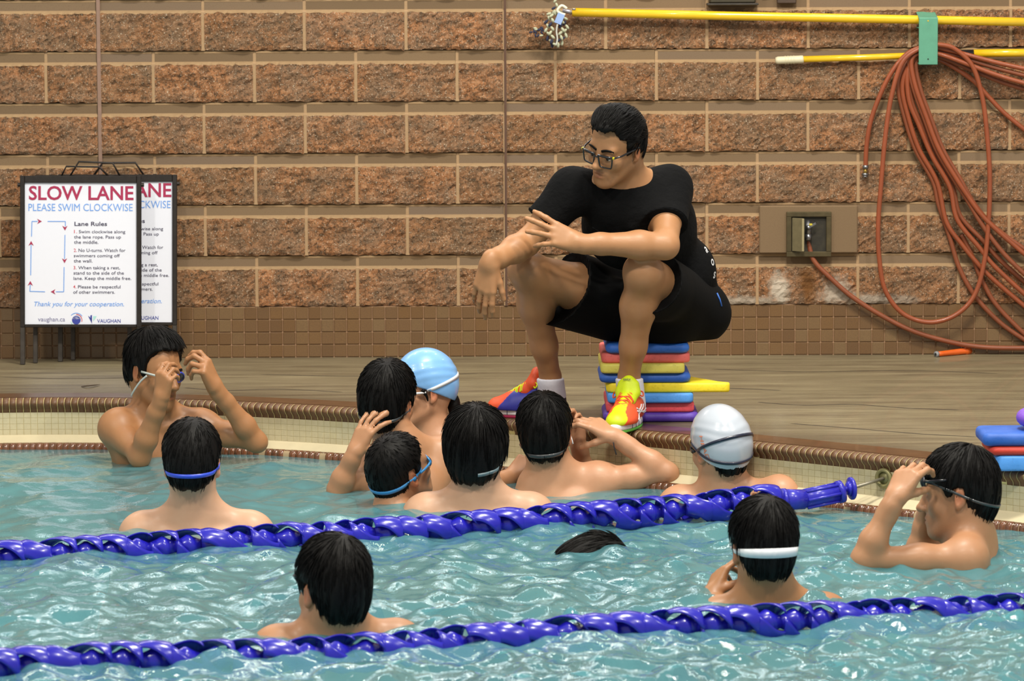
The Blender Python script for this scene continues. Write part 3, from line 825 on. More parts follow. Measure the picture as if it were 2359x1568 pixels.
add('pole_shelf', box((ctr[0], (yh - 0.02) / 2, P_Y(2140, 62, -0.075)[2] - 0.003), (wx, -yh - 0.02, 0.005), bev=0.002), M_GREEN, t)
M_HOLE = plain('dark_hole', '1a1a18', 0.8)
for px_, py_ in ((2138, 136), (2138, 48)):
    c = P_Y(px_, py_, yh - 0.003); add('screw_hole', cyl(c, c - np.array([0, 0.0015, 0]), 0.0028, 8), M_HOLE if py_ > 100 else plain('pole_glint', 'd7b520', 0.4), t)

# fixtures cut by the top of the frame
t = empty('conduit_box', P_Y(1690, 12, -0.03), 'dull olive metal conduit box on the wall at the top edge', 'box')
c0 = P_Y(1628, 11, -0.05); c1 = P_Y(1746, 11, -0.05)
add('cover', box(((c0[0] + c1[0]) / 2, -0.045, c0[2] + 0.07), (c1[0] - c0[0] - 0.02, 0.07, 0.13), bev=0.006), plain('olive_metal', '4b4333', 0.5, 0.4, vary=0.3, scale=20), t)
add('bottom_flange', box(((c0[0] + c1[0]) / 2, -0.048, c0[2] + 0.002), (c1[0] - c0[0], 0.085, 0.008), bev=0.002), M_RUSTSTEEL, t)
t = empty('shadow_plate', P_Y(1812, 12, -0.03), 'small dark wall bracket right of the conduit box', 'bracket')
c0 = P_Y(1812, 8, -0.03)
add('plate', box((c0[0], -0.032, c0[2] + 0.05), (0.075, 0.018, 0.1), bev=0.003), plain('shadow_brown', '4a3a2f', 0.6, 0.2), t)  # dark brown plate stands in for a shadow at the top edge
add('bolt', cyl((c0[0], -0.04, c0[2] + 0.03), (c0[0], -0.05, c0[2] + 0.03), 0.008, 6), M_RUSTSTEEL, t)

# braided rope bundle hanging from above, tagged
t = empty('rope_bundle', P_Y(1280, 108, -0.12), 'looped navy and cream braided rope bundle hanging at the tip of the upper pole', 'rope')
M_CREAMROPE = plain('rope_cream', 'b9bba0', 0.85, vary=0.2, scale=200); M_NAVYROPE = plain('rope_navy', '2d3048', 0.85, vary=0.25, scale=200); M_REDROPE = plain('rope_red', '8c1f2c', 0.85)
def braid(path, r, name, mats):
    C = catmull(path, 10); L = np.concatenate([[0], np.cumsum(np.linalg.norm(np.diff(C, axis=0), axis=1))])
    n = int(L[-1] / (r * 1.5)); parts = [[] for _ in mats]
    for i in range(n):
        s = (i + 0.5) / n * L[-1]; p = np.array([np.interp(s, L, C[:, k]) for k in range(3)])
        q = np.array([np.interp(min(s + 0.004, L[-1]), L, C[:, k]) for k in range(3)]); d = unit(q - p + 1e-9)
        sd = unit(np.cross(d, [0, -1, 0.05])); w = 1 if i % 2 else -1
        ax = unit(d + sd * 0.75 * w); Mx = np.column_stack([ax, unit(np.cross(ax, [0, 1, 0])), unit(np.cross(ax, np.cross(ax, [0, 1, 0])))])
        parts[(i % 4 == 3) + (1 if i % 23 == 9 and len(mats) > 2 else 0)].append(ellipsoid(p + sd * w * r * 0.45, (r * 1.25, r * 0.62, r * 0.7), Mx, 8, 5))
    for m, pp in zip(mats, parts):
        if pp: add(name, join(*pp), m, t, True)
M3 = [M_CREAMROPE, M_NAVYROPE, M_REDROPE]
braid([P_Y(x, y, Y) for x, y, Y in ((1280, -12, -0.1), (1281, 8, -0.1), (1276, 24, -0.105))], 0.0085, 'rope_tail', M3)
for k, pts in enumerate(([(1277, 24), (1264, 38), (1260, 62), (1264, 88), (1277, 106)], [(1279, 24), (1272, 40), (1270, 66), (1272, 92), (1279, 108)], [(1284, 26), (1300, 44), (1304, 66), (1298, 90), (1283, 108)], [(1283, 30), (1292, 48), (1294, 70), (1289, 92), (1281, 106)])):
    braid([P_Y(x, y, -0.1 - 0.016 * (k % 2)) for x, y in pts], 0.0098, 'rope_loop', M3 if k < 2 else [M_CREAMROPE, M_NAVYROPE])
braid([P_Y(x, y, -0.085) for x, y in ((1258, 70), (1244, 66), (1232, 74), (1240, 84), (1250, 74), (1236, 66), (1222, 78))], 0.007, 'loose_knot', [M_NAVYROPE, M_CREAMROPE])
add('white_strap', tube(catmull([P_Y(x, y, -0.128) for x, y in ((1306, 20), (1294, 13), (1284, 24), (1290, 30), (1302, 34))], 5), 0.0055, 8), plain('strap_white', 'e2dcc6', 0.6), t, True)
add('tag', box(P_Y(1289, 43, -0.132), (0.028, 0.004, 0.042), np.array([[math.cos(-0.4), 0, math.sin(0.4)], [0, 1, 0], [-math.sin(0.4), 0, math.cos(0.4)]]), 0.001), plain('tag_blue', '93aee0', 0.5), t)
add('white_cord', tube(catmull([P_Y(x, y, -0.13) for x, y in ((1284, 56), (1282, 72), (1284, 90), (1281, 104))], 5), 0.0035, 6), plain('cord_white', 'c9c9c0', 0.6), t, True)

# ---- red hose: coil on the hook, fed from the valve box
M_HOSE = plain('red_rubber_hose', '934a2b', 0.42, vary=0.14, scale=16, Coat_Weight=0.15)
M_HOSE2 = plain('red_rubber_hose_dull', '88492d', 0.5, vary=0.2, scale=12)
M_BRASS = plain('brass', 'b89a52', 0.3, 0.8); M_STEEL = plain('bright_steel', '8f8f92', 0.3, 0.9)
t = empty('hose_coil', P_Y(2140, 120, -0.12), 'coiled red rubber hose hanging from the green wall hook', 'hose')
def hose(px, ys, name='hose_loop', r=0.0094, m=None, par=None, n=7):
    ys = 0.7 * np.interp(np.linspace(0, 1, len(px)), np.linspace(0, 1, len(ys)), ys) - 0.006
    return add(name, tube(catmull([P_Y(x, y, Y) for (x, y), Y in zip(px, ys)], n), r, 10), m or M_HOSE, par or t, True)
hose([(2150, 112), (2125, 108), (2085, 128), (2045, 182), (2010, 265), (1997, 330), (1994, 384)], [-0.1, -0.09, -0.05])
hose([(2150, 106), (2120, 112), (2080, 142), (2055, 215), (2040, 310), (2030, 420), (2023, 520), (2026, 600), (2040, 670), (2080, 722), (2140, 742), (2200, 726), (2245, 680), (2268, 600), (2278, 500), (2280, 400), (2273, 300), (2262, 220), (2240, 152), (2200, 113), (2165, 103), (2140, 104)], [-0.15, -0.14, -0.1, -0.1, -0.13, -0.16])
_A = [(2150, 118), (2112, 122), (2080, 160), (2070, 205), (2084, 270), (2108, 342), (2150, 419)]
_B = [(2150, 124), (2116, 126), (2092, 160), (2094, 230), (2118, 291), (2147, 359), (2188, 431)]
_C = [(2150, 130), (2122, 122), (2100, 140), (2108, 196), (2133, 267), (2162, 342), (2200, 407)]
hose(_A + [(2162, 470), (2186, 540), (2208, 612), (2237, 668), (2268, 708), (2315, 752), (2380, 795)], [-0.1, -0.05, -0.045], m=M_HOSE2)
hose([(x + 9, y + 1) for x, y in _A] + [(2180, 510), (2216, 563), (2256, 611), (2290, 645), (2359, 704), (2400, 735)], [-0.12, -0.07, -0.07])
hose(_B + [(2205, 505), (2256, 570), (2290, 612), (2359, 676), (2400, 710)], [-0.12, -0.09, -0.09])
hose([(x + 6, y - 2) for x, y in _B] + [(2212, 497), (2266, 556), (2300, 595), (2359, 648), (2400, 680)], [-0.11, -0.055, -0.055], m=M_HOSE2)
hose([(x - 5, y + 2) for x, y in _C] + [(2228, 460), (2264, 520), (2309, 580), (2359, 630), (2400, 665)], [-0.12, -0.1, -0.1], m=M_HOSE2)
hose(_C + [(2235, 460), (2262, 496), (2300, 533), (2359, 584), (2400, 615)], [-0.13, -0.12, -0.11])
hose([(x + 10, y + 2) for x, y in _C] + [(2245, 470), (2290, 522), (2359, 573), (2400, 600)], [-0.11, -0.08, -0.08], m=M_HOSE2)
hose([(2215, 540), (2240, 590), (2262, 645), (2296, 703), (2359, 768), (2400, 800)], [-0.045, -0.045], m=M_HOSE2)
for pts, Y, m in (([(2140, 108), (2175, 113), (2227, 126), (2300, 145), (2400, 167)], -0.12, M_HOSE), ([(2140, 114), (2180, 122), (2240, 140), (2300, 158), (2400, 184)], -0.1, M_HOSE2), ([(2140, 120), (2175, 128), (2230, 148), (2300, 174), (2400, 203)], -0.13, M_HOSE), ([(2140, 126), (2180, 136), (2250, 166), (2320, 193), (2400, 215)], -0.09, M_HOSE2), ([(2140, 130), (2180, 145), (2240, 184), (2280, 226), (2320, 266), (2400, 330)], -0.06, M_HOSE)):
    hose(pts, [Y, Y], m=m)
e = P_Y(1994, 384, -0.041); e2 = P_Y(1993, 408, -0.041)
ft = add('hose_fitting', join(cyl(e + [0, 0, 0.006], e - [0, 0, 0.008], 0.012, 10), cyl(e2 + [0, 0, 0.016], e2 + [0, 0, 0.006], 0.0135, 6), cyl(e2 + [0, 0, 0.006], e2, 0.011, 10)), M_STEEL, t, True)
add('brass_collar', cyl(e - [0, 0, 0.006], e2 + [0, 0, 0.014], 0.0075, 10), M_BRASS, ft, True)
bx = P_Y(1862, 540, -0.02)
t2 = empty('supply_hose', P_Y(1863, 562, -0.03), 'single red hose running from the valve box down to the deck', 'hose')
hose([(1861, 553), (1863, 562), (1875, 600), (1910, 637), (1961, 682), (2028, 725), (2095, 759), (2162, 781), (2229, 795), (2296, 801), (2400, 801)], [-0.03, -0.05, -0.06, -0.06, -0.04, -0.05], 'hose_run', 0.0098, M_HOSE2, t2)

M_BRONZE = plain('worn_bronze', '5d5239', 0.45, 0.5, vary=0.3, scale=30)
a, b = P_Y(1811, 487, -0.03), P_Y(1914, 590, -0.03); cx, cz, w2, h2 = (a[0] + b[0]) / 2, (a[2] + b[2]) / 2, (b[0] - a[0]), (a[2] - b[2])
# smooth flat block that carries the box
add('smooth_block', box(((X(1746, 540) + X(1976, 540)) / 2, -0.012, 0.4 + 0.095), (X(1974, 540) - X(1748, 540), 0.05, 0.186), bev=0.004), M_BAND, wall)
t = empty('valve_box', (cx, -0.03, cz), 'square bronze valve box with its little door open, source of the red hose', 'box')
fr = 0.02
for nm, c, s in (('frame', (cx, -0.045, cz + h2 / 2 - fr / 2), (w2, 0.02, fr)), ('frame', (cx, -0.045, cz - h2 / 2 + fr / 2), (w2, 0.02, fr)), ('frame', (cx - w2 / 2 + fr / 2, -0.045, cz), (fr, 0.02, h2 - 2 * fr)), ('frame', (cx + w2 / 2 - fr / 2, -0.045, cz), (fr, 0.02, h2 - 2 * fr))):
    add(nm, box(c, s, bev=0.002), M_BRONZE, t)
add('recess', box((cx, -0.038, cz), (w2 - 2 * fr, 0.004, h2 - 2 * fr)), plain('recess_mottled', '2f2a1e', 0.6, vary=0.6, scale=40), t)  # dark mottled brown plate inside the frame
dr = add('door', box((cx - w2 / 2 + fr + 0.022, -0.072, cz), (0.05, 0.006, h2 - 2 * fr - 0.006), rotz(-0.75), 0.001), plain('door_bronze', '82785a', 0.4, 0.4, vary=0.2), t)
add('door_edge', box((cx - w2 / 2 + fr + 0.042, -0.09, cz), (0.007, 0.007, h2 - 2 * fr - 0.008), rotz(-0.75), 0.001), plain('door_edge_pale', 'b7ab84', 0.4, 0.3), dr)
v0 = P_Y(1862, 522, -0.05)
add('valve_body', join(cyl(v0 + [0, 0.008, 0.022], v0 + [0, -0.006, -0.03], 0.012, 12), cyl(v0 + [0.0, -0.004, 0.0], v0 + [0.0, -0.022, -0.004], 0.009, 10), cyl(v0 + [0, -0.004, -0.028], v0 + [0, -0.006, -0.052], 0.013, 8)), M_STEEL, t, True)
add('valve_handle', box(v0 + [0.014, -0.02, 0.006], (0.034, 0.005, 0.009), np.array([[0.85, 0, -0.5], [0, 1, 0], [0.5, 0, 0.85]]), 0.001), M_STEEL, t)
add('yellow_tag', box(v0 + [0.008, -0.0225, 0.01], (0.012, 0.003, 0.008), bev=0.001), plain('tag_yellow', 'c9b93a', 0.5), t)

# orange nozzle on the deck, twig of debris
n0, n1 = P_Z(2158, 822, 0.0) + [0, 0, 0.011], P_Z(2234, 815, 0.0) + [0, 0, 0.013]
t = empty('hose_nozzle', P_Z(2195, 819, 0), 'orange hose nozzle with a grey tip lying on the deck at the wall', 'nozzle')
add('barrel', tube([n0, n0 + (n1 - n0) * 0.15, n0 + (n1 - n0) * 0.84, n0 + (n1 - n0) * 0.86, n1], [0.0095, 0.0105, 0.0125, 0.0155, 0.0160], 14), plain('orange_plastic', 'e0611a', 0.35, Coat_Weight=0.3), t, True)
d = unit(n0 - n1)
tp = add('tip', cyl(n0 - d * 0.004, n0 + d * 0.006, 0.0115, 14), plain('grey_rubber', '8c8c8e', 0.6), t, True)
add('bore', cyl(n0 + d * 0.004, n0 + d * 0.007, 0.0055, 10), M_HOLE, tp)
q = P_Z(205, 888, 0.0)
t = empty('dead_leaf', q, 'curled dead leaf on the deck behind the boy at the left wall', 'leaf')
lf = catmull([P_Z(187, 890, 0.002), P_Z(205, 888, 0.008), P_Z(231, 885, 0.004)], 6)
add('blade', tube(lf, [0.001] + [0.006 * math.sin(math.pi * (i + 1) / len(lf)) + 0.0008 for i in range(1, len(lf))], 6, flat=((0, 0, 1), 0.35)), plain('leaf_brown', '3a2a1c', 0.7), t, True)

# ---- kickboards
def board_outline(w, l, kind):
    if kind == 'round':       # one rounded end
        o = [(-w / 2, -l / 2 + 0.03)] + [(-w / 2 + 0.03 - 0.03 * math.cos(a), -l / 2 + 0.03 - 0.03 * math.sin(a)) for a in np.linspace(0.3, math.pi / 2, 4)]
        o += [(w / 2 - 0.03 + 0.03 * math.sin(a), -l / 2 + 0.03 - 0.03 * math.cos(a)) for a in np.linspace(0.0, math.pi / 2, 5)]
        o += [(w / 2 * math.cos(a), l / 2 - w * 0.4 + w * 0.4 * math.sin(a)) for a in np.linspace(0, math.pi, 14)]
        return o
    if kind == 'taper':
        return [(-w / 2, -l / 2 + 0.02), (-w / 2 + 0.02, -l / 2), (w / 2 - 0.015, -l / 2), (w / 2 - 0.003, -l / 2 + 0.006), (w / 2, -l / 2 + 0.018), (w / 2 - 0.03, -l / 2 + 0.045), (w / 2 - 0.14, l / 2 - 0.02), (w / 2 - 0.18, l / 2), (-w / 2 + 0.02, l / 2), (-w / 2, l / 2 - 0.02)]
    r = 0.026; o = []
    for cx_, cy_, a0 in ((w / 2 - r, -l / 2 + r, -90), (w / 2 - r, l / 2 - r, 0), (-w / 2 + r, l / 2 - r, 90), (-w / 2 + r, -l / 2 + r, 180)):
        o += [(cx_ + r * math.cos(R(a0 + k)), cy_ + r * math.sin(R(a0 + k))) for k in (0, 22, 45, 67, 90)]
    return o
def foam(name, c):
    t_ = NT(name); f_ = t_.noise(9, 4); g_ = t_.noise(90, 3)
    b = lin(c)[:3]
    x = t_.mix(t_.ramp(f_, [(0.35, 0.0), (0.75, 0.6)]), b, [min(1, q * 1.25 + 0.05) for q in b]); x = t_.mix(t_.ramp(g_, [(0.56, 0.0), (0.72, 0.35)]), x, [q * 0.5 for q in b])
    t_.base(x); t_.set(Roughness=0.55); t_.bump(g_, 0.25, 0.002); return t_.m
F_BLUE, F_PINK, F_YEL, F_BLUE2, F_BYEL, F_LBLUE, F_PINK2, F_PURP, F_RED = [foam('foam_' + n, c) for n, c in (('blue', '2466c6'), ('coral', 'd8605a'), ('pale_yellow', 'd3c858'), ('deep_blue', '2159b4'), ('bright_yellow', 'f0d41e'), ('light_blue', '4a92e2'), ('rose', 'dc4a56'), ('violet', '4d2c9c'), ('scarlet', 'bf3322'))]
def board(pxl, pxr, pyt, pyb, yfront, mat, label, l=0.42, kind='rect', yaw=0.0, group='kickboards stacked under the man', z=None, tilt=0.0):
    wl, wr = P_Y(pxl, (pyt + pyb) / 2, yfront), P_Y(pxr, (pyt + pyb) / 2, yfront)
    z0, z1 = P_Y(1500, pyb, yfront)[2], P_Y(1500, pyt, yfront)[2]
    if z is not None: z0, z1 = z
    w = wr[0] - wl[0]
    o = empty('kickboard', ((wl[0] + wr[0]) / 2, yfront + l / 2, z0), label, 'kickboard', group)
    Mz = rotz(yaw) @ rotx(tilt)
    add('foam', slab(board_outline(w, l, kind), 0, z1 - z0, min(0.015 if mat in (F_BLUE, F_BLUE2, F_PURP, F_RED) else 0.008, (z1 - z0) * 0.46), Mz, ORIG[o]), mat, o, True)
    pts = np.array(board_outline(w - 0.05, l - 0.05, kind)); pts3 = np.column_stack([pts, np.full(len(pts), z1 - z0)]) @ Mz.T + ORIG[o]
    return o
_st = [(1390, 1611, 974, 948, F_PURP, 'violet kickboard lying on the deck, bottom of the stack the man sits on'), (1397, 1600, 951, 931, F_PINK2, 'rose-red kickboard just above the violet one in the stack'), (1400, 1598, 931, 909, F_LBLUE, 'light blue kickboard under the protruding yellow one'), (1397, 1682, 910, 884, F_BYEL, 'bright yellow kickboard sticking out to the right of the stack'), (1381, 1592, 884, 861, F_BLUE2, 'dark blue kickboard lying on the protruding yellow one'), (1384, 1578, 858, 836, F_YEL, 'pale yellow kickboard between coral and dark blue ones'), (1386, 1590, 838, 815, F_PINK, 'coral kickboard second from the top of the stack'), (1395, 1589, 815, 790, F_BLUE, 'blue kickboard on top of the stack, under the seated man')]
SEAT_F = -2.17
zc = 0.0; nb = len(_st); ztop = P_Y(1500, 791, SEAT_F)[2]
for i, (l_, r_, b_, t_, m_, lab) in enumerate(_st):
    th = ztop / nb
    board(l_, r_, t_, b_, SEAT_F + (0.012 * math.sin(i * 2.3)), m_, lab, 0.40 if i != 3 else 0.26, 'round' if i in (0, 4, 7) else ('taper' if i == 3 else 'rect'), 0.0, z=(zc, zc + th - 0.0005)); zc += th
SEAT_Z = zc
yf = float(edge_y(1.62)) + 0.03
zz = 0.0
for l_, r_, m_, th, lab in ((2295, 2520, F_LBLUE, 0.047, 'sky blue kickboard lying on the coping at the right edge'), (2280, 2505, F_RED, 0.028, 'scarlet kickboard in the middle of the small stack at the right edge'), (2265, 2490, F_BLUE2, 0.04, 'dark blue kickboard on top of the small stack at the right edge')):
    board(l_, r_, 1000, 1020, yf, m_, lab, 0.22, 'rect', 0.0, 'kickboards stacked at the right edge', z=(zz, zz + th)); zz += th + 0.0005
o = empty('pull_buoy', P_Y(2390, 985, yf + 0.1) * [1, 1, 0] + [0, 0, zz], 'violet foam buoy lying on the right kickboard stack', 'buoy', None)
add('foam', join(ellipsoid(ORIG[o] + [0.0, 0, 0.036], (0.066, 0.09, 0.036), None, 16, 10), ellipsoid(ORIG[o] + [0.1, 0, 0.034], (0.06, 0.09, 0.034), None, 16, 10), box(ORIG[o] + [0.05, 0, 0.036], (0.05, 0.14, 0.04), None, 0.01)), foam('foam_lilac', '7a4cc0'), o, True)

# ---- lane ropes: spiral floats on a cable
M_FLOAT = plain('lane_float_blue', '201eaa', 0.26, vary=0.08, scale=30, Coat_Weight=0.2)
M_CABLE = plain('steel_cable', '8f897a', 0.4, 0.6)
def float_mesh():
    parts = []; Rf, L = 0.051, 0.085
    for st in range(2):
        a0 = st * math.pi; n = 12; V = []; f = []
        for i in range(n + 1):
            u = i / n; xx = (u - 0.5) * L * 1.02; am = a0 + u * 1.35
            wd = 0.68 + 0.34 * abs(2 * u - 1) ** 2
            rr = Rf * (0.78 + 0.22 * math.sin(math.pi * (0.05 + 0.9 * u)) ** 0.5)
            for k in range(7):
                a = am + (k / 6 - 0.5) * 2 * wd
                ridge = 0.0016 if k == 3 else 0.0
                V.append([xx, (rr + ridge) * math.cos(a), (rr + ridge) * math.sin(a)])
            for k in range(6, -1, -1):
                a = am + (k / 6 - 0.5) * 2 * wd; V.append([xx, (rr - 0.004) * math.cos(a), (rr - 0.004) * math.sin(a)])
        m = 14
        for i in range(n):
            for k in range(m): f.append((i * m + k, i * m + (k + 1) % m, (i + 1) * m + (k + 1) % m, (i + 1) * m + k))
        f.append(tuple(range(m))[::-1]); f.append(tuple(n * m + k for k in range(m)))
        parts.append((np.array(V), f))
    parts.append(tube([[-L * 0.5, 0, 0], [-L * 0.2, 0, 0], [-0.004, 0, 0], [0.004, 0, 0], [L * 0.2, 0, 0], [L * 0.5, 0, 0]], [0.016, 0.026, 0.034, 0.034, 0.026, 0.016], 14))
    v, f = join(*parts); return mesh_np('float', v, f, M_FLOAT, True)
FM = float_mesh()
def lane_rope(P, label, step, end=None, nmax=60):
    """P: path as dense points"""
    L = np.concatenate([[0], np.cumsum(np.linalg.norm(np.diff(P, axis=0), axis=1))])
    o = empty('lane_rope', P[0], label, 'lane rope')
    at = lambda s: np.array([np.interp(s, L, P[:, k]) for k in range(3)])
    s = step / 2; stop = L[-1] - (end or 0); i = 0
    while s < stop - step / 2:
        p = at(s); d = unit(at(s + 0.01) - at(s - 0.01)); a = i * 0.8 + 0.6 * math.sin(i * 1.9)
        y = unit(np.cross([0, 0, 1], d)); z = np.cross(d, y); y2 = y * math.cos(a) + z * math.sin(a); z2 = np.cross(d, y2)
        f = link('float', FM, o); f.matrix_local = Matrix(((d[0], y2[0], z2[0], p[0] - P[0][0]), (d[1], y2[1], z2[1], p[1] - P[0][1]), (d[2], y2[2], z2[2], p[2] - P[0][2]), (0, 0, 0, 1)))
        s += step; i += 1
    add('cable', tube(P[::4] if len(P) > 12 else P, 0.0055, 6), M_CABLE, o, True)
    return o, at, L
pa = P_Z(-130, 1291, WZ); pb = P_Z(1000, 1226, WZ); anchor = AN_P + AN_N * 0.004
prel = [(-130, 1296, 1), (0, 1284, 1), (300, 1266, 1), (600, 1245, 1), (1000, 1219, 1), (1300, 1195, 1), (1560, 1175, 1), (1750, 1153, 1), (1880, 1146, 1), (2038, 1111, 1)]
pts = []
A2, B2 = pa[:2], np.array([anchor[0], anchor[1]])
for x, y, _ in prel:
    # point on the straight plan line pa->anchor, whose image column is x; height chosen from the row
    lo_, hi_ = 0.0, 1.0
    for _i in range(40):
        m_ = (lo_ + hi_) / 2; q = np.array([*(A2 + (B2 - A2) * m_), WZ])
        if proj(q)[0] < x: lo_ = m_
        else: hi_ = m_
    q = np.array([*(A2 + (B2 - A2) * m_), 0.0]); q[2] = P_Y(x, y, q[1])[2]; pts.append(q)
pts[-1] = anchor
_sag = catmull(pts, 12)
lr, at, L = lane_rope(_sag, 'farther blue lane rope, tensioned to the cup in the pool wall', 0.0765, end=0.352)
e0 = L[-1] - 0.345; M_TENS = plain('tensioner_blue', '2c2ab0', 0.3, vary=0.08, Coat_Weight=0.3)
tn = add('tension_tube', join(cyl(at(e0), at(e0 + 0.07), 0.034, 16, 0.031), cyl(at(e0 + 0.07), at(e0 + 0.185), 0.028, 16), cyl(at(e0 + 0.185), at(e0 + 0.20), 0.036, 16), cyl(at(e0 - 0.006), at(e0 + 0.006), 0.036, 16)), M_TENS, lr, True)
dd = unit(at(e0 + 0.18) - at(e0)); yy = unit(np.cross([0, 0, 1], dd)); zz_ = np.cross(dd, yy)
for k in range(6):
    a = k * math.pi / 3; o_ = (yy * math.cos(a) + zz_ * math.sin(a)) * 0.029
    add('rib', tube([at(e0 + 0.075) + o_, at(e0 + 0.185) + o_], 0.0055, 6), M_TENS, tn, True)
kn = at(e0 + 0.232)
add('end_disc', join(cyl(kn - dd * 0.006, kn + dd * 0.006, 0.036, 20, bev=0.003), cyl(kn - dd * 0.016, kn - dd * 0.006, 0.018, 12, 0.026), cyl(kn - dd * 0.022, kn + dd * 0.012, 0.009, 8)), M_TENS, lr, True)
p0, p1 = P_Z(-110, 1558, WZ), P_Z(2480, 1396, WZ)
Pl = np.array([p0 + (p1 - p0) * u + np.array([0, 0.012 * math.sin(u * 17), 0.008 * math.sin(u * 11 + 1) + 0.005]) for u in np.linspace(0, 1, 120)])
lane_rope(Pl, 'nearer blue lane rope crossing the foreground water', 0.0775)
# ================================================================== PEOPLE
M_HAIR = NT('black_hair'); _f = M_HAIR.noise(260, 3, 0.7)
M_HAIR.base(M_HAIR.mix(_f, '060505', '0f0c0b')); M_HAIR.set(Roughness=0.5, Specular_IOR_Level=0.16); M_HAIR.bump(_f, 0.35, 0.003); M_HAIR = M_HAIR.m
SK_TAN, SK_MED, SK_PALE, SK_MAN, SK_PINK = skin('skin_tan', 'a2724a'), skin('skin_medium', 'ae7f5c'), skin('skin_pale', 'c39a7d'), skin('skin_man', 'a97a52', 0.06), skin('skin_rosy', 'bd8d6c')
M_TRUNK = plain('swim_trunks_navy', '1c2438', 0.7)
M_EYE = plain('eye_white', 'd9d2ca', 0.2, vary=0.02); M_IRIS = plain('eye_dark', '1d120c', 0.15)
M_STRAPS = {n: plain('strap_' + n, c, 0.35, vary=0.05, Coat_Weight=0.3) for n, c in (('blue', '2c4bd0'), ('cyan', '2f86c8'), ('grey', '5c7078'), ('darkgrey', '33383c'), ('clear', 'aeb4b0'), ('white', 'e2e6ec'), ('black', '14161f'), ('navy', '1c2036'))}
M_LENS = NT('goggle_lens'); M_LENS.base('3c4a58'); M_LENS.set(Roughness=0.12, Transmission_Weight=0.75, IOR=1.2, Alpha=0.75); M_LENS = M_LENS.m
M_GLASS = NT('clear_glass'); M_GLASS.base('ffffff'); M_GLASS.set(Roughness=0.02, Transmission_Weight=1.0, IOR=1.05, Alpha=0.35); M_GLASS = M_GLASS.m

def head_frame(yaw, pitch=0, roll=0):
    """columns: person's right, forward, up.  yaw 0 faces away from the camera, 90 faces image right; pitch>0 looks up; roll>0 tips the head to its right"""
    a, p, r = R(yaw), R(pitch), R(roll)
    f0 = np.array([math.sin(a), math.cos(a), 0]); u0 = np.array([0, 0, 1.0]); r0 = np.cross(f0, u0)
    f = f0 * math.cos(p) + u0 * math.sin(p); u = -f0 * math.sin(p) + u0 * math.cos(p)
    r1 = r0 * math.cos(r) - u * math.sin(r); u1 = u * math.cos(r) + r0 * math.sin(r)
    return np.column_stack([r1, f, u1])

CR_C, CR_R = np.array([0, -0.012, 0.035]), np.array([0.077, 0.098, 0.086])
def head(B, c, M, s, N, nr=0.053, face=True, open_mouth=False):
    W = lambda *p: c + M @ (np.array(p) * s)
    E = lambda p, r, k=0.02, sub=False, A=None: B.ell(W(*p), np.array(r) * s, M if A is None else M @ A, k * s, sub)
    C = lambda a, b, ra, rb, k=0.02, sub=False: B.cone(W(*a), W(*b), ra * s, rb * s, k * s, sub)
    E(CR_C, CR_R)
    E((0, -0.055, 0.0), (0.062, 0.052, 0.062), 0.04)
    E((0, 0.028, -0.035), (0.057, 0.066, 0.084), 0.03)
    for sx in (-1, 1):
        C((sx * 0.049, 0.0, -0.058), (sx * 0.023, 0.068, -0.102), 0.018, 0.016, 0.035)
        E((sx * 0.042, 0.064, -0.03), (0.02, 0.017, 0.02), 0.03)
    E((0, 0.079, -0.107), (0.020, 0.017, 0.016), 0.025)
    C((0, 0.02, -0.08), (0, 0.06, -0.098), 0.034, 0.024, 0.03)
    if face:
        C((-0.04, 0.074, 0.02), (0.04, 0.074, 0.02), 0.012, 0.012, 0.02)
        for sx in (-1, 1): E((sx * 0.031, 0.097, -0.002), (0.017, 0.014, 0.012), 0.014, True)
        C((0, 0.088, 0.012), (0, 0.112, -0.031), 0.0085, 0.0115, 0.012)
        E((0, 0.115, -0.034), (0.0115, 0.012, 0.010), 0.008)
        for sx in (-1, 1): E((sx * 0.0125, 0.102, -0.037), (0.008, 0.011, 0.008), 0.007)
        for sx in (-1, 1):
            E((sx * 0.006, 0.102, -0.046), (0.0035, 0.005, 0.004), 0.003, True)
            E((sx * 0.031, 0.079, -0.002), (0.0135, 0.0135, 0.0135), 0.004)
            E((sx * 0.031, 0.0935, -0.0055), (0.0115, 0.006, 0.0026), 0.002, True)      # slit between the lids
        E((0, 0.086, -0.07), (0.028, 0.013, 0.018), 0.02)
        E((0, 0.096, -0.064), (0.021, 0.008, 0.0055), 0.006)
        E((0, 0.095, -0.0765), (0.018, 0.0085, 0.0065), 0.006)
        E((0, 0.1045, -0.0695), (0.019, 0.007, 0.0038 if open_mouth else 0.0014), 0.004, True)
    for sx in (-1, 1):
        a = 0.35 * sx
        A = rotz(-a) @ rotx(0.15)
        E((sx * 0.079, -0.012, -0.008), (0.0075, 0.018, 0.031), 0.007, False, A)
        E((sx * 0.0865, -0.006, -0.008), (0.0045, 0.009, 0.018), 0.004, True, A)
        E((sx * 0.078, -0.002, -0.034), (0.006, 0.008, 0.009), 0.006)
    # neck
    B.cone(W(0, -0.022, -0.045), N, nr * s, (nr + 0.006) * s, 0.035 * s)
    for sx in (-1, 1): B.cone(W(sx * 0.035, -0.05, -0.04), N + M[:, 0] * sx * 0.03 * s, 0.022 * s, 0.026 * s, 0.03 * s)
    return W

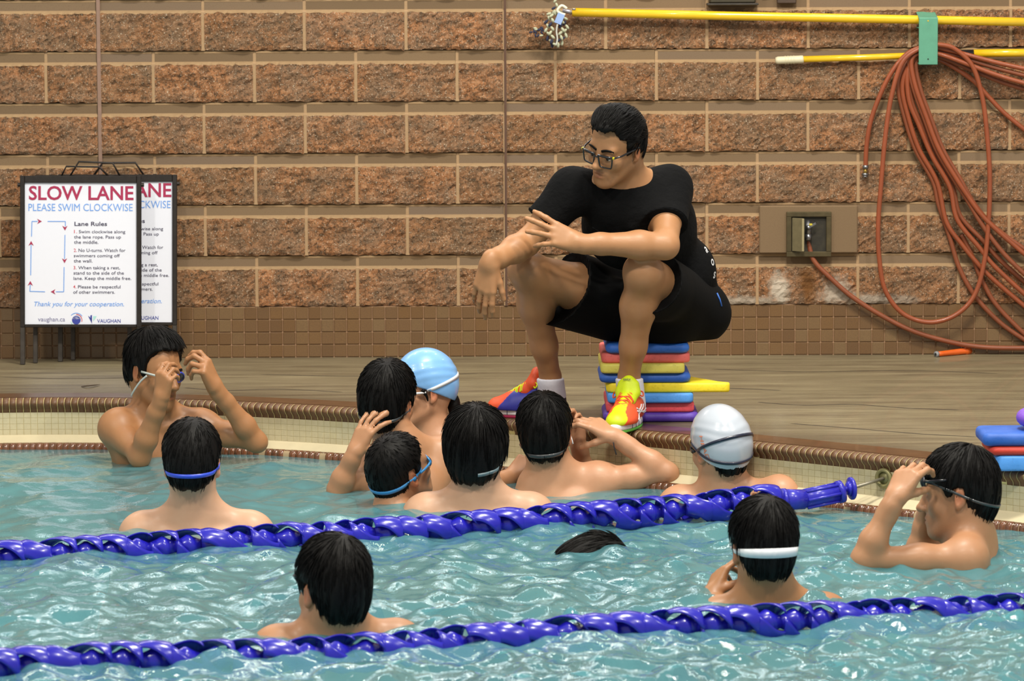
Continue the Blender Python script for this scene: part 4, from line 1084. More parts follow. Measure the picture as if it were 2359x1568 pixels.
def hand(B, Wr, d, n, right, s=1.0, fingers=((8, 20, 25, 15),) * 4, thumb=(35, 20, 10, 20), palm=0.086):
    """Wr wrist centre, d towards the knuckles, n out of the palm; fingers: (spread, curl1, curl2, curl3) degrees, index first; thumb: (out, toward palm, bend, bend)"""
    d = unit(d); n = unit(np.asarray(n) - d * (d @ np.asarray(n))); t = np.cross(d, n) * (1 if right else -1)
    def dirv(curl, spr):
        a = d * math.cos(R(spr)) + t * math.sin(R(spr)); return a * math.cos(R(curl)) + n * math.sin(R(curl))
    seg = ((0.040, 0.025, 0.020), (0.045, 0.028, 0.021), (0.042, 0.026, 0.020), (0.033, 0.020, 0.017))
    rad = (0.0098, 0.0101, 0.0096, 0.0085); tips = []
    B.cone(Wr - d * 0.02 * s, Wr + d * 0.012 * s, 0.025 * s, 0.024 * s, 0.02 * s)
    for i in range(4):
        off = (0.030, 0.010, -0.0105, -0.030)[i]; ln = (palm, palm + 0.004, palm - 0.002, palm - 0.012)[i]
        kn = Wr + d * ln * s + t * off * s
        B.cone(Wr + t * off * 0.55 * s + d * 0.01 * s, kn, 0.0165 * s, 0.0115 * s, 0.014 * s)
        spr, c1, c2, c3 = fingers[i]; p = kn; c = 0; r0 = rad[i] * s
        for j, (L, cc) in enumerate(zip(seg[i], (c1, c2, c3))):
            c += cc; q = p + dirv(c, spr) * L * s; r1 = r0 * (0.93 if j < 2 else 0.84)
            B.cone(p, q, r0, r1, 0.004 * s); p, r0 = q, r1
        tips.append(p)
    B.ell(Wr + d * 0.045 * s + n * 0.006 * s, np.array([0.034, 0.042, 0.014]) * s, np.column_stack([t, d, n]), 0.012 * s)
    out, tw, b1, b2 = thumb; base = Wr + d * 0.022 * s + t * 0.022 * s + n * 0.006 * s
    def td(o, w): return unit((d * math.cos(R(o)) + t * math.sin(R(o))) * math.cos(R(w)) + n * math.sin(R(w)))
    p = base; r0 = 0.0145 * s
    for L, o, w, r1 in ((0.040, out, tw, 0.0115), (0.031, out - b1, tw + b1 * 0.4, 0.0098), (0.025, out - b1 - b2, tw + (b1 + b2) * 0.4, 0.008)):
        q = p + td(o, w) * L * s; B.cone(p, q, r0, r1 * s, 0.006 * s); p, r0 = q, r1 * s
    tips.append(p)
    return tips

def arm(B, S, E, Wr, s=1.0, k=0.03, m=1.0):
    B.ell(S, np.array([0.054, 0.054, 0.056]) * s * m, None, 0.05 * s)
    B.cone(S, S + (E - S) * 0.45, 0.047 * s * m, 0.043 * s * m, 0.03 * s); B.cone(S + (E - S) * 0.45, E, 0.043 * s * m, 0.034 * s * m, 0.03 * s)
    F = Wr - E
    B.cone(E, E + F * 0.3, 0.036 * s * m, 0.039 * s * m, 0.025 * s); B.cone(E + F * 0.3, E + F * 0.75, 0.039 * s * m, 0.029 * s * m, 0.02 * s); B.cone(E + F * 0.75, Wr, 0.029 * s * m, 0.024 * s * m, 0.02 * s)

def hair(name, parent, c, M, s, thick=0.012, top=0.01, line=None, nape=-0.085, seed=0, tufts=320, tl=0.042, extra=None, mat=None, whorl=(0.01, -0.05, 0.13), wave=0.0022, sweep=None, vox=0.0048):
    r = np.random.default_rng(seed)
    Rr = CR_R + thick
    B = Body()
    W = lambda p: c + M @ (np.asarray(p, float) * s)
    B.ell(W(CR_C + [0, 0, top * 0.5]), (Rr + [0, 0, top * 0.5]) * s, M, 0.01)
    B.ell(W((0, -0.057, -0.01)), np.array([0.062 + thick * 0.8, 0.054 + thick * 0.7, max(0.05, -nape - 0.01 + 0.012)]) * s, M, 0.03 * s)
    if extra: extra(B, W, M, s)
    ys, zs = line if line else ([-0.12, -0.05, -0.03, -0.024, 0.006, 0.012, 0.026, 0.033, 0.06, 0.088], [nape, nape, nape + 0.02, 0.025, 0.025, -0.03, -0.03, 0.035, 0.056, 0.082])
    Mi = M.T / s
    def fn(A, X, Y, Z):
        px, py, pz = X - c[0], Y - c[1], Z - c[2]
        y = Mi[1, 0] * px + Mi[1, 1] * py + Mi[1, 2] * pz; z = Mi[2, 0] * px + Mi[2, 1] * py + Mi[2, 2] * pz; x = Mi[0, 0] * px + Mi[0, 1] * py + Mi[0, 2] * pz
        ln = np.interp(y, ys, zs) + 0.004 * np.sin(x * 180 + seed) + 0.003 * np.sin(x * 410 + y * 300)
        return np.maximum(A, (ln - z) * s * 0.8)
    ext = np.abs(M) @ (np.array([0.12, 0.15, 0.19]) * s)
    B.func(fn, c - ext, c + ext)
    V, Q = B.mesh(vox)
    L = (V - c) @ M / s                        # local coords
    wp = unit(np.array(whorl)); d = L - CR_C; rad = d / Rr; rn = rad / (np.linalg.norm(rad, axis=1)[:, None] + 1e-9)
    e1 = unit(np.cross(wp, [1, 0, 0.01])); e2 = np.cross(wp, e1)
    phi = np.arctan2(rn @ e1, rn @ e2); ti = np.arccos(np.clip(rn @ wp, -1, 1))
    ph = r.uniform(0, 6, 5)
    disp = sum(np.sin(phi * k + ph[i] + ti * (1.5 - i * 0.7)) * a for i, (k, a) in enumerate(((9, 0.45), (17, 0.5), (31, 0.4), (53, 0.3)))) * wave * np.clip(ti * 2.2, 0.15, 1)
    V = V + (unit_rows(d / Rr ** 2) @ M.T) * (disp * s)[:, None]
    ho = add(name, (V, Q), mat or M_HAIR, parent, True)
    # separate locks combed away from the crown
    parts = []
    tufts = int(tufts * 3.4); idx = r.integers(0, len(V), tufts * 3); n = 0
    for i in idx:
        if n >= tufts: break
        p = L[i].copy(); nrm = unit((p - CR_C) / Rr ** 2)
        if p[2] < nape + 0.012 or (np.linalg.norm((p - CR_C) / Rr) < 0.93 and p[1] > -0.03): continue
        n += 1; path = []; q = p.copy(); ln = tl * r.uniform(0.6, 1.3); st = ln / 4
        for j in range(5):
            path.append(W(q + nrm * (0.0006 + 0.0006 * j * r.uniform(0.2, 1))))
            nrm = unit((q - CR_C) / Rr ** 2); t = q - wp * 0.13
            if sweep is not None and q[2] > 0.03: t = np.array(sweep) + r.normal(size=3) * 0.15
            t = unit(t - nrm * (t @ nrm)); t = unit(t * 0.7 + np.array([0, 0, -0.5 if q[2] < 0.06 else -0.05]))
            t = unit(t - nrm * max(-1, min(0.0, t @ nrm)))
            q = q + t * st
        if q[2] < np.interp(q[1], ys, zs) - (0.014 if q[1] < -0.03 or q[2] > 0.03 else 0.002): continue
        parts.append(tube(path, np.array([0.0007, 0.0013, 0.0014, 0.0010, 0.0003]) * s * r.uniform(0.7, 1.3), 3, caps=False))
    if parts: add('locks', join(*parts), mat or M_HAIR, ho, True)
    SURF[parent] = SURF.get(parent, []) + [(V, Q)]
    return ho
SURF = {}
def unit_rows(a): return a / (np.linalg.norm(a, axis=1)[:, None] + 1e-9)

def strap(name, parent, c, M, s, mat, z0=-0.005, slope=0.0, w=0.011, grow=0.0155, top=0.01, a0=-250, a1=70, th=0.0028, nape=-0.085, wfun=None):
    """band around the head: plane through (0,0,z0) rising forward with slope; angles measured from person's right towards the front"""
    from mathutils.bvhtree import BVHTree
    trees = [BVHTree.FromPolygons([tuple(x) for x in v], [tuple(x) for x in q.tolist()]) for v, q in SURF[parent]]
    V = []; f = []; aa = np.linspace(R(a0), R(a1), 64); W = lambda p: c + M @ (np.asarray(p, float) * s)
    rad = np.zeros((len(aa), 2)); zz = np.zeros((len(aa), 2))
    for i, a in enumerate(aa):
        ww = wfun(a) if wfun else w; dl = np.array([math.cos(a), math.sin(a), 0])
        for j, dz in enumerate((-ww / 2, ww / 2)):
            z = z0 + slope * math.sin(a) * 0.11 + dz; o = np.array([0, -0.015, z]); best = 0.05
            for ti, t in enumerate(trees):
                if ti == 0 and math.sin(a) < -0.15: continue
                h = t.ray_cast(Vector(W(o + dl * 0.2)), Vector(-(M @ dl)), 0.2 * s)
                if h[0] is not None and 0.2 - h[3] / s < (0.15 if math.sin(a) < -0.35 else 0.108 if abs(math.cos(a)) > 0.75 else 0.125): best = max(best, 0.2 - h[3] / s)
            rad[i, j] = best; zz[i, j] = z
    pad = np.vstack([rad[:1]] * 2 + [rad] + [rad[-1:]] * 2); rad = np.maximum(sum(pad[i:i + len(aa)] for i in range(5)) / 5, rad * 0.5 + 0.5 * sum(pad[i:i + len(aa)] for i in range(5)) / 5)
    for i, a in enumerate(aa):
        dl = np.array([math.cos(a), math.sin(a), 0])
        row = [np.array([0, -0.015, zz[i, j]]) + dl * rad[i, j] for j in (0, 1)]
        for g in (0, 1):
            for p in (row if g == 0 else row[::-1]): V.append(W(p + dl * (th if g == 0 else -0.0015)))
    n = len(aa)
    for i in range(n - 1):
        for k in range(4): f.append((i * 4 + k, (i + 1) * 4 + k, (i + 1) * 4 + (k + 1) % 4, i * 4 + (k + 1) % 4))
    f += [(0, 1, 2, 3), tuple((n - 1) * 4 + k for k in (3, 2, 1, 0))]
    return add(name, (np.array(V), f), mat, parent, True)

def goggles(parent, c, M, s, frame_mat, strap_mat=None, sides=(-1, 1), up=0.0, fw=0.0, **kw):
    W = lambda *p: c + M @ ((np.array(p, float) + [0, fw, 0]) * s)
    g = None
    for sx in sides:
        ring = [W(sx * (0.031 + 0.021 * math.cos(a) * 1.05), 0.103 - 0.012 * (math.cos(a) + 1) * 0.5 - 0.004 * abs(math.sin(a)), up - 0.002 + 0.0165 * math.sin(a)) for a in np.linspace(0, 2 * math.pi, 17)[:-1]]
        cup_ = tube(ring, 0.0042 * s, 6, True)
        if g is None: g = add('goggles', cup_, frame_mat, parent, True)
        else: add('eyecup', cup_, frame_mat, g, True)
        add('lens', ellipsoid(W(sx * 0.031, 0.101 - 0.005, up - 0.002), np.array([0.021, 0.008, 0.0155]) * s, M, 12, 7), M_LENS, g, True)
        add('side_clip', tube([W(sx * 0.052, 0.092, up), W(sx * 0.066, 0.072, up + 0.001), W(sx * 0.078, 0.045, up + 0.002), W(sx * 0.084, 0.02, up + 0.002)], 0.0042 * s, 6), strap_mat or frame_mat, g, True)
    add('nose_bridge', tube([W(-0.012, 0.101, up + 0.004), W(0, 0.108, up + 0.002), W(0.012, 0.101, up + 0.004)], 0.004 * s, 6), frame_mat, g, True)
    return g

def cap(parent, c, M, s, mat, back=-0.06, front=0.045, thick=0.014, top=0.014, wr=0.0012, seed=3):
    B = Body(); W = lambda p: c + M @ (np.asarray(p, float) * s)
    B.ell(W(CR_C + [0, -0.001, top * 0.5]), (CR_R + thick + [0, 0, top * 0.5]) * s, M, 0.02)
    B.ell(W((0, -0.055, 0.0)), np.array([0.062 + thick * 0.8, 0.055 + thick * 0.7, 0.085]) * s, M, 0.05 * s)
    nrm = unit(np.array([0, -(front - back) / 0.2, 1.0])); p = W((0, -0.1, back)); B.cut(p, -(M @ nrm), c, 0.3)
    V, Q = B.mesh(0.0035)
    L = (V - c) @ M / s
    w = np.sin(L[:, 0] * 46 + L[:, 2] * 190 + 3 * np.sin(L[:, 0] * 30 + seed)) * np.clip((L[:, 2] + 0.02) * 8, 0, 1) * np.exp(-((L[:, 2] - 0.05) / 0.05) ** 2)
    V = V + ((L - CR_C) @ M.T) * (w * wr * 9)[:, None]
    SURF[parent] = SURF.get(parent, []) + [(V, Q)]
    return add('swim_cap', (V, Q), mat, parent, True)

def torso(B, N, M, s, S_r, S_l, front=False):
    """M: body frame (right, forward, up); N: base of the neck; S_*: shoulder joints"""
    r, f, u = M[:, 0], M[:, 1], M[:, 2]
    P = lambda x, y, z: N + r * x * s + f * y * s + u * z * s
    B.ell(P(0, 0.0, -0.15), np.array([0.145, 0.088, 0.15]) * s, M, 0.05 * s)
    B.cone(P(0, -0.012, 0.02), P(0, -0.022, -0.12), 0.056 * s, 0.075 * s, 0.05 * s)
    for S, sx in ((S_r, 1), (S_l, -1)):
        B.cone(P(sx * 0.03, -0.012, 0.012), N + (S - N) * 0.82 + u * 0.012 * s, 0.036 * s, 0.042 * s, 0.05 * s)
        B.cone(P(sx * 0.06, -0.01, -0.14), S - u * 0.01 * s, 0.07 * s, 0.05 * s, 0.05 * s)
        B.ell(P(sx * 0.078, -0.052, -0.13), np.array([0.055, 0.03, 0.075]) * s, M @ rotz(0.25 * sx), 0.04 * s)
        B.ell(P(sx * 0.08, -0.005, -0.27), np.array([0.062, 0.075, 0.12]) * s, M, 0.05 * s)
        if front:
            B.ell(P(sx * 0.07, 0.062, -0.145), np.array([0.068, 0.03, 0.055]) * s, M, 0.03 * s)
            B.cone(P(sx * 0.018, 0.062, -0.035), P(sx * 0.13, 0.045, -0.02), 0.011 * s, 0.011 * s, 0.02 * s)
    B.cone(P(0, -0.108, -0.09), P(0, -0.104, -0.42), 0.012 * s, 0.014 * s, 0.035 * s, True)
    B.ell(P(0, 0, -0.36), np.array([0.118, 0.082, 0.15]) * s, M, 0.06 * s)
    B.ell(P(0, -0.005, -0.52), np.array([0.145, 0.10, 0.11]) * s, M, 0.06 * s)
def legs(B, N, M, s, floor=FLOOR):
    r, f, u = M[:, 0], M[:, 1], M[:, 2]
    for sx in (-1, 1):
        h = N + r * sx * 0.085 * s - u * 0.56 * s; an = np.array([h[0], h[1], floor + 0.06]) + r * sx * 0.03 + f * 0.02
        kn = (h + an) / 2 + f * 0.05
        B.chain([h, kn, kn * 0.65 + an * 0.35 - f * 0.012, an], [0.078 * s, 0.052 * s, 0.05 * s, 0.034 * s], 0.03)
        B.cone(an - f * 0.03 - [0, 0, 0.028], an + f * 0.13 - [0, 0, 0.038], 0.032, 0.022, 0.02)
def trunks(parent, N, M, s, mat=M_TRUNK, suit=False):
    B = Body(); r, f, u = M[:, 0], M[:, 1], M[:, 2]
    B.ell(N - u * 0.52 * s, np.array([0.153, 0.108, 0.115]) * s, M, 0.03)
    for sx in (-1, 1): B.cone(N + r * sx * 0.08 * s - u * 0.56 * s, N + r * sx * 0.1 * s - u * (0.62 if suit else 0.74) * s, 0.088 * s, 0.085 * s, 0.03)
    if suit:
        B.ell(N - u * 0.36 * s, np.array([0.125, 0.088, 0.155]) * s, M, 0.06); B.ell(N - u * 0.2 * s + f * 0.006, np.array([0.14, 0.094, 0.1]) * s, M, 0.05)
    return add('swimsuit' if suit else 'swim_trunks', B.mesh(0.011), mat, parent, True)

def tints(V, c, M, s, stub=0.0, lips=True, extra=()):
    L = (V - c) @ M / s; t = np.ones((len(V), 3), np.float32)
    def spot(p, r, col, a):
        d = (((L - np.array(p)) / np.array(r)) ** 2).sum(1); w = (np.exp(-d * 1.2) * a)[:, None]; np.multiply(t, 1 + (np.array(col) - 1) * w, out=t)
    if lips:
        spot((0, 0.099, -0.064), (0.019, 0.016, 0.0065), (0.72, 0.45, 0.47), 0.9); spot((0, 0.099, -0.0765), (0.017, 0.016, 0.007), (0.75, 0.47, 0.48), 0.9)
        for sx in (-1, 1): spot((sx * 0.031, 0.09, 0.0), (0.02, 0.02, 0.014), (0.68, 0.58, 0.55), 0.6)
    for sx in (-1, 1): spot((sx * 0.084, -0.012, -0.006), (0.012, 0.03, 0.036), (1.0, 0.62, 0.55), 0.8)
    if stub:
        spot((0, 0.05, -0.1), (0.06, 0.06, 0.035), (0.62, 0.6, 0.62), stub); spot((0, 0.1, -0.053), (0.026, 0.03, 0.009), (0.62, 0.6, 0.62), stub)
        for sx in (-1, 1): spot((sx * 0.062, 0.01, -0.06), (0.02, 0.03, 0.04), (0.6, 0.58, 0.6), stub)
    return t
def brows(parent, c, M, s, th=0.0042):
    W = lambda *p: c + M @ (np.array(p, float) * s)
    for sx in (-1, 1):
        pts = catmull([W(sx * 0.010, 0.0935, 0.017), W(sx * 0.022, 0.0935, 0.0225), W(sx * 0.036, 0.0895, 0.0245), W(sx * 0.051, 0.078, 0.018)], 5)
        add('eyebrow', tube(pts, np.array([0.7] + [1.0] * (len(pts) - 2) + [0.3]) * th * s, 6, flat=(M[:, 1], 0.5)), M_HAIR, parent, True)

class Kid:
    def __init__(s, hx, hy, Y, label, yaw=0, pitch=0, roll=0, N=None, byaw=None, bpitch=0, sc=1.0, mat=None, sR=(0.175, -0.055, -0.01), sL=(-0.175, -0.055, -0.01), group='swimmers gathered in front of the coach'):
        s.Y = Y; s.s = sc; s.c = P_Y(hx, hy, Y); s.M = head_frame(yaw, pitch, roll); s.Mb = head_frame(yaw if byaw is None else byaw, bpitch)
        s.N = P_Y(N[0], N[1], N[2] if len(N) > 2 else Y - 0.02) if N else s.c - s.M[:, 2] * 0.155 * sc
        s.B = Body(); s.mat = mat
        s.root = empty('person', [s.N[0], s.N[1], FLOOR], label, 'person', group)
        r, f, u = s.Mb.T
        s.SR = s.N + r * sR[0] * sc + u * sR[1] * sc + f * sR[2] * sc; s.SL = s.N + r * sL[0] * sc + u * sL[1] * sc + f * sL[2] * sc
    def shoulders(s, R_=None, L_=None):
        if R_: s.SR = P_Y(*R_)
        if L_: s.SL = P_Y(*L_)
    def rest(s, right=True, out=0.08, fwd=0.06):
        """arm hanging in the water with a loose hand"""
        r, f, u = s.Mb.T; sg = 1 if right else -1; S = s.SR if right else s.SL
        E = S + (r * sg * out + f * fwd * 0.3 - u * 0.25) * s.s; Wr = E + (r * sg * 0.03 + f * 0.12 - u * 0.17) * s.s
        arm(s.B, S, E, Wr, s.s); hand(s.B, Wr, Wr - E, -r * sg, right, s.s, ((6, 15, 15, 10), (2, 15, 15, 10), (-2, 15, 15, 10), (-6, 15, 15, 10)))
    def build(s, front=False, face=True, leg=True, suit=False, open_mouth=False, lips=True, vox=0.0047, stub=0.0):
        head(s.B, s.c, s.M, s.s, s.N, 0.05, face, open_mouth); torso(s.B, s.N, s.Mb, s.s, s.SR, s.SL, front)
        if leg: legs(s.B, s.N, s.Mb, s.s)
        V, Q = s.B.mesh(vox, zc=WZ - 0.1, coarse=0.022)
        SURF[s.root] = [(V, Q)]
        s.body = add('body', (V, Q), s.mat, s.root, True); set_tint(s.body, tints(V, s.c, s.M, s.s, stub, lips))
        if leg: trunks(s.root, s.N, s.Mb, s.s, suit=suit)
        return s

# ---- A: boy at the left wall pulling his goggles on
k = Kid(357, 853, -1.74, 'standing bare-chested boy at the left wall, fitting blue goggles with both hands', yaw=132, pitch=-10, roll=-4, N=(358, 957, -1.70), byaw=168, sc=1.0, mat=SK_TAN, group='swimmers near the left wall')
k.shoulders((268, 985, -1.76), (470, 985, -1.68))
E, Wr = P_Y(322, 1052, -1.90), P_Y(372, 915, -1.97); arm(k.B, k.SR, E, Wr, 0.97)
eyeR = k.c + k.M @ np.array([0.055, 0.1, -0.002]); eyeL = k.c + k.M @ np.array([-0.055, 0.1, -0.002])
hand(k.B, Wr, P_Y(380, 850, -1.985) - Wr, P_Y(430, 880, -1.9) - P_Y(372, 880, -1.97) + np.array([0, 0.05, 0]), True, 0.9, ((6, 38, 45, 20), (2, 45, 48, 20), (-3, 52, 55, 25), (-8, 58, 60, 30)), (25, 55, 15, 10))
E, Wr = P_Y(592, 1018, -1.78), P_Y(496, 893, -1.86); arm(k.B, k.SL, E, Wr, 0.95)
hand(k.B, Wr, P_Y(470, 835, -1.885) - Wr, P_Y(420, 880, -1.83) - P_Y(480, 850, -1.88), False, 1.04, ((10, 28, 50, 35), (2, 42, 60, 30), (-4, 58, 65, 30), (-11, 66, 60, 30)), (62, 40, 5, 5))
k.build(front=True, open_mouth=True)
hair('hair', k.root, k.c, k.M, k.s, 0.015, 0.02, ([-0.12, -0.05, -0.03, -0.024, 0.004, 0.012, 0.026, 0.033, 0.055, 0.088], [-0.07, -0.07, -0.05, 0.016, 0.016, -0.02, -0.02, 0.045, 0.085, 0.095]), -0.07, 1, 380, 0.05)
brows(k.root, k.c, k.M, k.s, 0.005)
g = goggles(k.root, k.c, k.M, k.s, M_STRAPS['blue'], M_STRAPS['clear'])
add('loose_strap', tube(catmull([k.c + k.M @ np.array(p) for p in ((0.084, 0.05, -0.005), (0.09, 0.03, -0.03), (0.093, 0.01, -0.065), (0.09, -0.004, -0.09))], 5), 0.0042, 6, flat=(k.M[:, 0], 0.5)), M_STRAPS['clear'], g, True)

# ---- B: boy with blue strap, seen from behind
k = Kid(443, 1068, -3.38, 'boy seen from behind wearing a thin bright blue goggle strap, left of the group', yaw=2, pitch=-6, N=(450, 1183, -3.36), byaw=0, mat=SK_PALE, sR=(0.178, -0.062, 0), sL=(-0.17, -0.062, 0), group='swimmers near the left wall')
k.rest(True, 0.09); k.rest(False, 0.09); k.build()
hair('hair', k.root, k.c, k.M, k.s, 0.011, 0.012, None, -0.078, 2, 260, 0.025, wave=0.0012)
strap('goggle_strap', k.root, k.c, k.M, k.s, M_STRAPS['blue'], -0.008, 0.25, 0.0125, 0.016, nape=-0.078)

# ---- C: tall boy with a hand on his nape
k = Kid(893, 927, -2.46, 'tall black-haired boy from behind, one hand raised to the back of his neck', yaw=22, pitch=0, roll=4, N=(925, 1033, -2.46), byaw=10, mat=SK_MED)
k.shoulders((1030, 1050, -2.42), (842, 1088, -2.46))
E, Wr = P_Y(778, 1128, -2.58), P_Y(818, 1042, -2.61); arm(k.B, k.SL, E, Wr, 0.92)
hand(k.B, Wr, P_Y(844, 985, -2.605) - Wr, P_Y(900, 985, -2.52) - P_Y(845, 990, -2.61), False, 0.92, ((16, 22, 22, 12), (5, 18, 20, 10), (-4, 14, 20, 10), (-12, 10, 20, 10)), (50, 30, 5, 5))
E, Wr = P_Y(1120, 1120, -2.38), P_Y(1178, 1098, -2.32); arm(k.B, k.SR, E, Wr, 0.92)
hand(k.B, Wr, P_Y(1204, 1070, -2.3) - Wr, [0.3, 0.6, -0.3], True, 0.92, ((4, 70, 80, 50), (1, 72, 80, 50), (-1, 74, 80, 50), (-4, 76, 80, 50)), (20, 50, 20, 20), 0.08)
k.build()
hair('hair', k.root, k.c, k.M, k.s, 0.013, 0.016, None, -0.09, 3, 420, 0.03)
strap('goggle_strap', k.root, k.c, k.M, k.s, M_STRAPS['darkgrey'], -0.02, 0.3, 0.012, 0.0165, nape=-0.09)

# ---- D: girl with the light blue cap, behind C
M_CAPBLUE = plain('cap_light_blue', '7db4ee', 0.32, vary=0.05, scale=20, Coat_Weight=0.3)
k = Kid(974, 898, -2.09, 'girl in profile wearing a light blue swim cap, behind the tall boy', yaw=-112, pitch=-4, roll=0, N=(990, 1003, -2.07), byaw=-120, sc=0.96, mat=SK_PINK)
k.shoulders((940, 1060, -2.00), (1030, 1045, -2.13)); k.rest(True, -0.02); k.rest(False, 0.0); k.build(suit=True)
cap(k.root, k.c, k.M, k.s, M_CAPBLUE, -0.045, 0.05)
g = goggles(k.root, k.c, k.M, k.s, M_STRAPS['blue'], M_STRAPS['white'])
strap('goggle_strap', k.root, k.c, k.M, k.s, M_STRAPS['white'], 0.016, -0.28, 0.012, 0.0185, a0=-200, a1=20)
W = lambda *p: k.c + k.M @ (np.array(p) * k.s)
add('ponytail', tube(catmull([W(-0.02, -0.09, -0.02), W(-0.02, -0.105, -0.05), W(-0.022, -0.1, -0.085), W(-0.02, -0.09, -0.11)], 5), np.concatenate([np.linspace(0.018, 0.024, 8), np.linspace(0.023, 0.004, 8)]), 8), M_HAIR, k.root, True)
add('temple_hair', tube(catmull([W(-0.078, 0.03, 0.012), W(-0.081, 0.018, -0.01), W(-0.076, 0.012, -0.03)], 5), np.linspace(0.009, 0.002, 11), 6), M_HAIR, k.root, True)
add('suit_strap', tube(catmull([k.SL + [-0.04, 0.03, 0.04], k.SL + [-0.022, -0.02, 0.062], k.SL + [-0.012, -0.07, 0.03], k.SL + [0, -0.08, -0.06]], 6), 0.011, 6, flat=((0, 0, 1), 0.5)), M_STRAPS['navy'], k.root, True)

# ---- E: boy low in the water, head turned right, cyan strap
k = Kid(922, 1083, -2.94, 'boy low in the water with a cyan strap, head tipped up towards the coach', yaw=52, pitch=22, roll=8, N=(912, 1188, -2.95), byaw=70, sc=0.95, mat=SK_MED)
k.rest(True, 0.0); k.rest(False, 0.0); k.build()
hair('hair', k.root, k.c, k.M, k.s, 0.010, 0.008, ([-0.12, -0.05, -0.03, -0.024, 0.006, 0.012, 0.03, 0.04, 0.06, 0.088], [-0.085, -0.085, -0.06, 0.026, 0.026, -0.01, -0.01, 0.05, 0.062, 0.086]), -0.085, 5, 200, 0.02, wave=0.001)
g = goggles(k.root, k.c, k.M, k.s, M_STRAPS['cyan'], M_STRAPS['cyan'])
strap('goggle_strap', k.root, k.c, k.M, k.s, M_STRAPS['cyan'], -0.008, 0.12, 0.013, 0.0145, a0=-240, a1=40)

# ---- F: boy with long wet hair
def _long(B, W, M, s):
    for x, y, z in ((-0.05, -0.065, -0.05), (0.0, -0.085, -0.06), (0.05, -0.065, -0.05), (-0.075, -0.02, -0.01), (0.075, -0.02, -0.01)):
        B.cone(W((x * 0.9, y, 0.02)), W((x, y, z)), 0.034 * s, 0.024 * s, 0.03)
k = Kid(1097, 1037, -3.05, 'boy from behind with long wet black hair hanging over his nape', yaw=10, pitch=-2, N=(1100, 1143, -3.05), byaw=0, sc=1.0, mat=SK_PALE, sR=(0.178, -0.058, 0), sL=(-0.172, -0.058, 0))
k.rest(True, 0.1); k.rest(False, 0.1); k.build()
hair('hair', k.root, k.c, k.M, k.s, 0.018, 0.014, ([-0.14, -0.03, 0.0, 0.02, 0.035, 0.06, 0.09], [-0.105, -0.095, -0.035, -0.03, 0.03, 0.05, 0.075]), -0.105, 6, 520, 0.06, _long, wave=0.0025)
strap('goggle_strap', k.root, k.c, k.M, k.s, M_STRAPS['grey'], -0.03, 0.35, 0.011, 0.024, nape=-0.105, a0=-75, a1=-20)

# ---- G: boy raising an arm to his ear
k = Kid(1256, 1000, -2.48, 'boy from behind with right elbow raised, hand at his ear, thin dark bracelet', yaw=4, pitch=-2, roll=-4, N=(1272, 1098, -2.47), byaw=8, mat=SK_PINK)
k.shoulders((1385, 1108, -2.47), (1238, 1118, -2.47))
E, Wr = P_Y(1538, 1090, -2.50), P_Y(1418, 1006, -2.47); arm(k.B, k.SR, E, Wr, 0.95)
hand(k.B, Wr, P_Y(1362, 972, -2.46) - Wr, [-0.1, 0.45, -0.85], True, 1.0, ((4, 15, 35, 25), (1, 20, 38, 25), (-3, 26, 40, 25), (-8, 32, 40, 25)), (30, 45, 15, 10))
E, Wr = P_Y(1352, 1112, -2.28), P_Y(1330, 1010, -2.33); arm(k.B, k.SL, E, Wr, 0.9)
hand(k.B, Wr, P_Y(1326, 975, -2.34) - Wr, [-0.4, -0.8, 0.1], False, 0.9, ((4, 35, 45, 30),) * 4, (30, 40, 10, 10))
k.build()
hair('hair', k.root, k.c, k.M, k.s, 0.012, 0.012, None, -0.085, 7, 380, 0.035)
strap('goggle_strap', k.root, k.c, k.M, k.s, M_STRAPS['darkgrey'], -0.036, 0.25, 0.013, 0.0165, a0=-210, a1=10)
add('strap_tail', tube([P_Y(1314, 1002, -2.47), P_Y(1320, 1022, -2.48)], 0.0026, 6), M_STRAPS['white'], k.root, True)
bw = P_Y(1425, 1011, -2.472); bd = unit(P_Y(1538, 1090, -2.5) - P_Y(1418, 1006, -2.47)); b1 = unit(np.cross(bd, [0, 1, 0])); b2 = np.cross(bd, b1)
br = add('bracelet', tube([bw + (b1 * math.cos(a) + b2 * math.sin(a)) * 0.0265 for a in np.linspace(0, 2 * math.pi, 15)[:-1]], 0.0024, 6, True), plain('bracelet_cord', '3a1f24', 0.6), k.root, True)
add('cord_end', tube(catmull([P_Y(1413, 1018, -2.505), P_Y(1416, 1034, -2.51), P_Y(1420, 1047, -2.51)], 4), 0.0022, 6), plain('cord_black', '1c1a20', 0.6), br, True)

# ---- H: swimmer with the white cap
M_CAPW = plain('cap_silver_white', 'b9c0cc', 0.28, vary=0.03, scale=16, Coat_Weight=0.5)
k = Kid(1657, 1032, -2.72, 'swimmer in a shiny white cap with a double black goggle strap', yaw=-30, pitch=-2, roll=-6, N=(1672, 1138, -2.70), byaw=-18, sc=0.98, mat=SK_PINK)
k.shoulders((1805, 1140, -2.78), (1560, 1165, -2.68)); k.rest(True, 0.07); k.rest(False, 0.02); k.build(suit=True)
cp = cap(k.root, k.c, k.M, k.s, M_CAPW, -0.062, 0.045)
goggles(k.root, k.c, k.M, k.s, M_STRAPS['black'])
st = strap('goggle_strap', k.root, k.c, k.M, k.s, M_STRAPS['navy'], 0.010, -0.38, 0.010, a0=-215, a1=35, th=0.004)
strap('lower_strap', k.root, k.c, k.M, k.s, M_STRAPS['navy'], 0.002, 0.38, 0.010, a0=-215, a1=35, th=0.004)
W = lambda *p: k.c + k.M @ (np.array(p) * k.s)
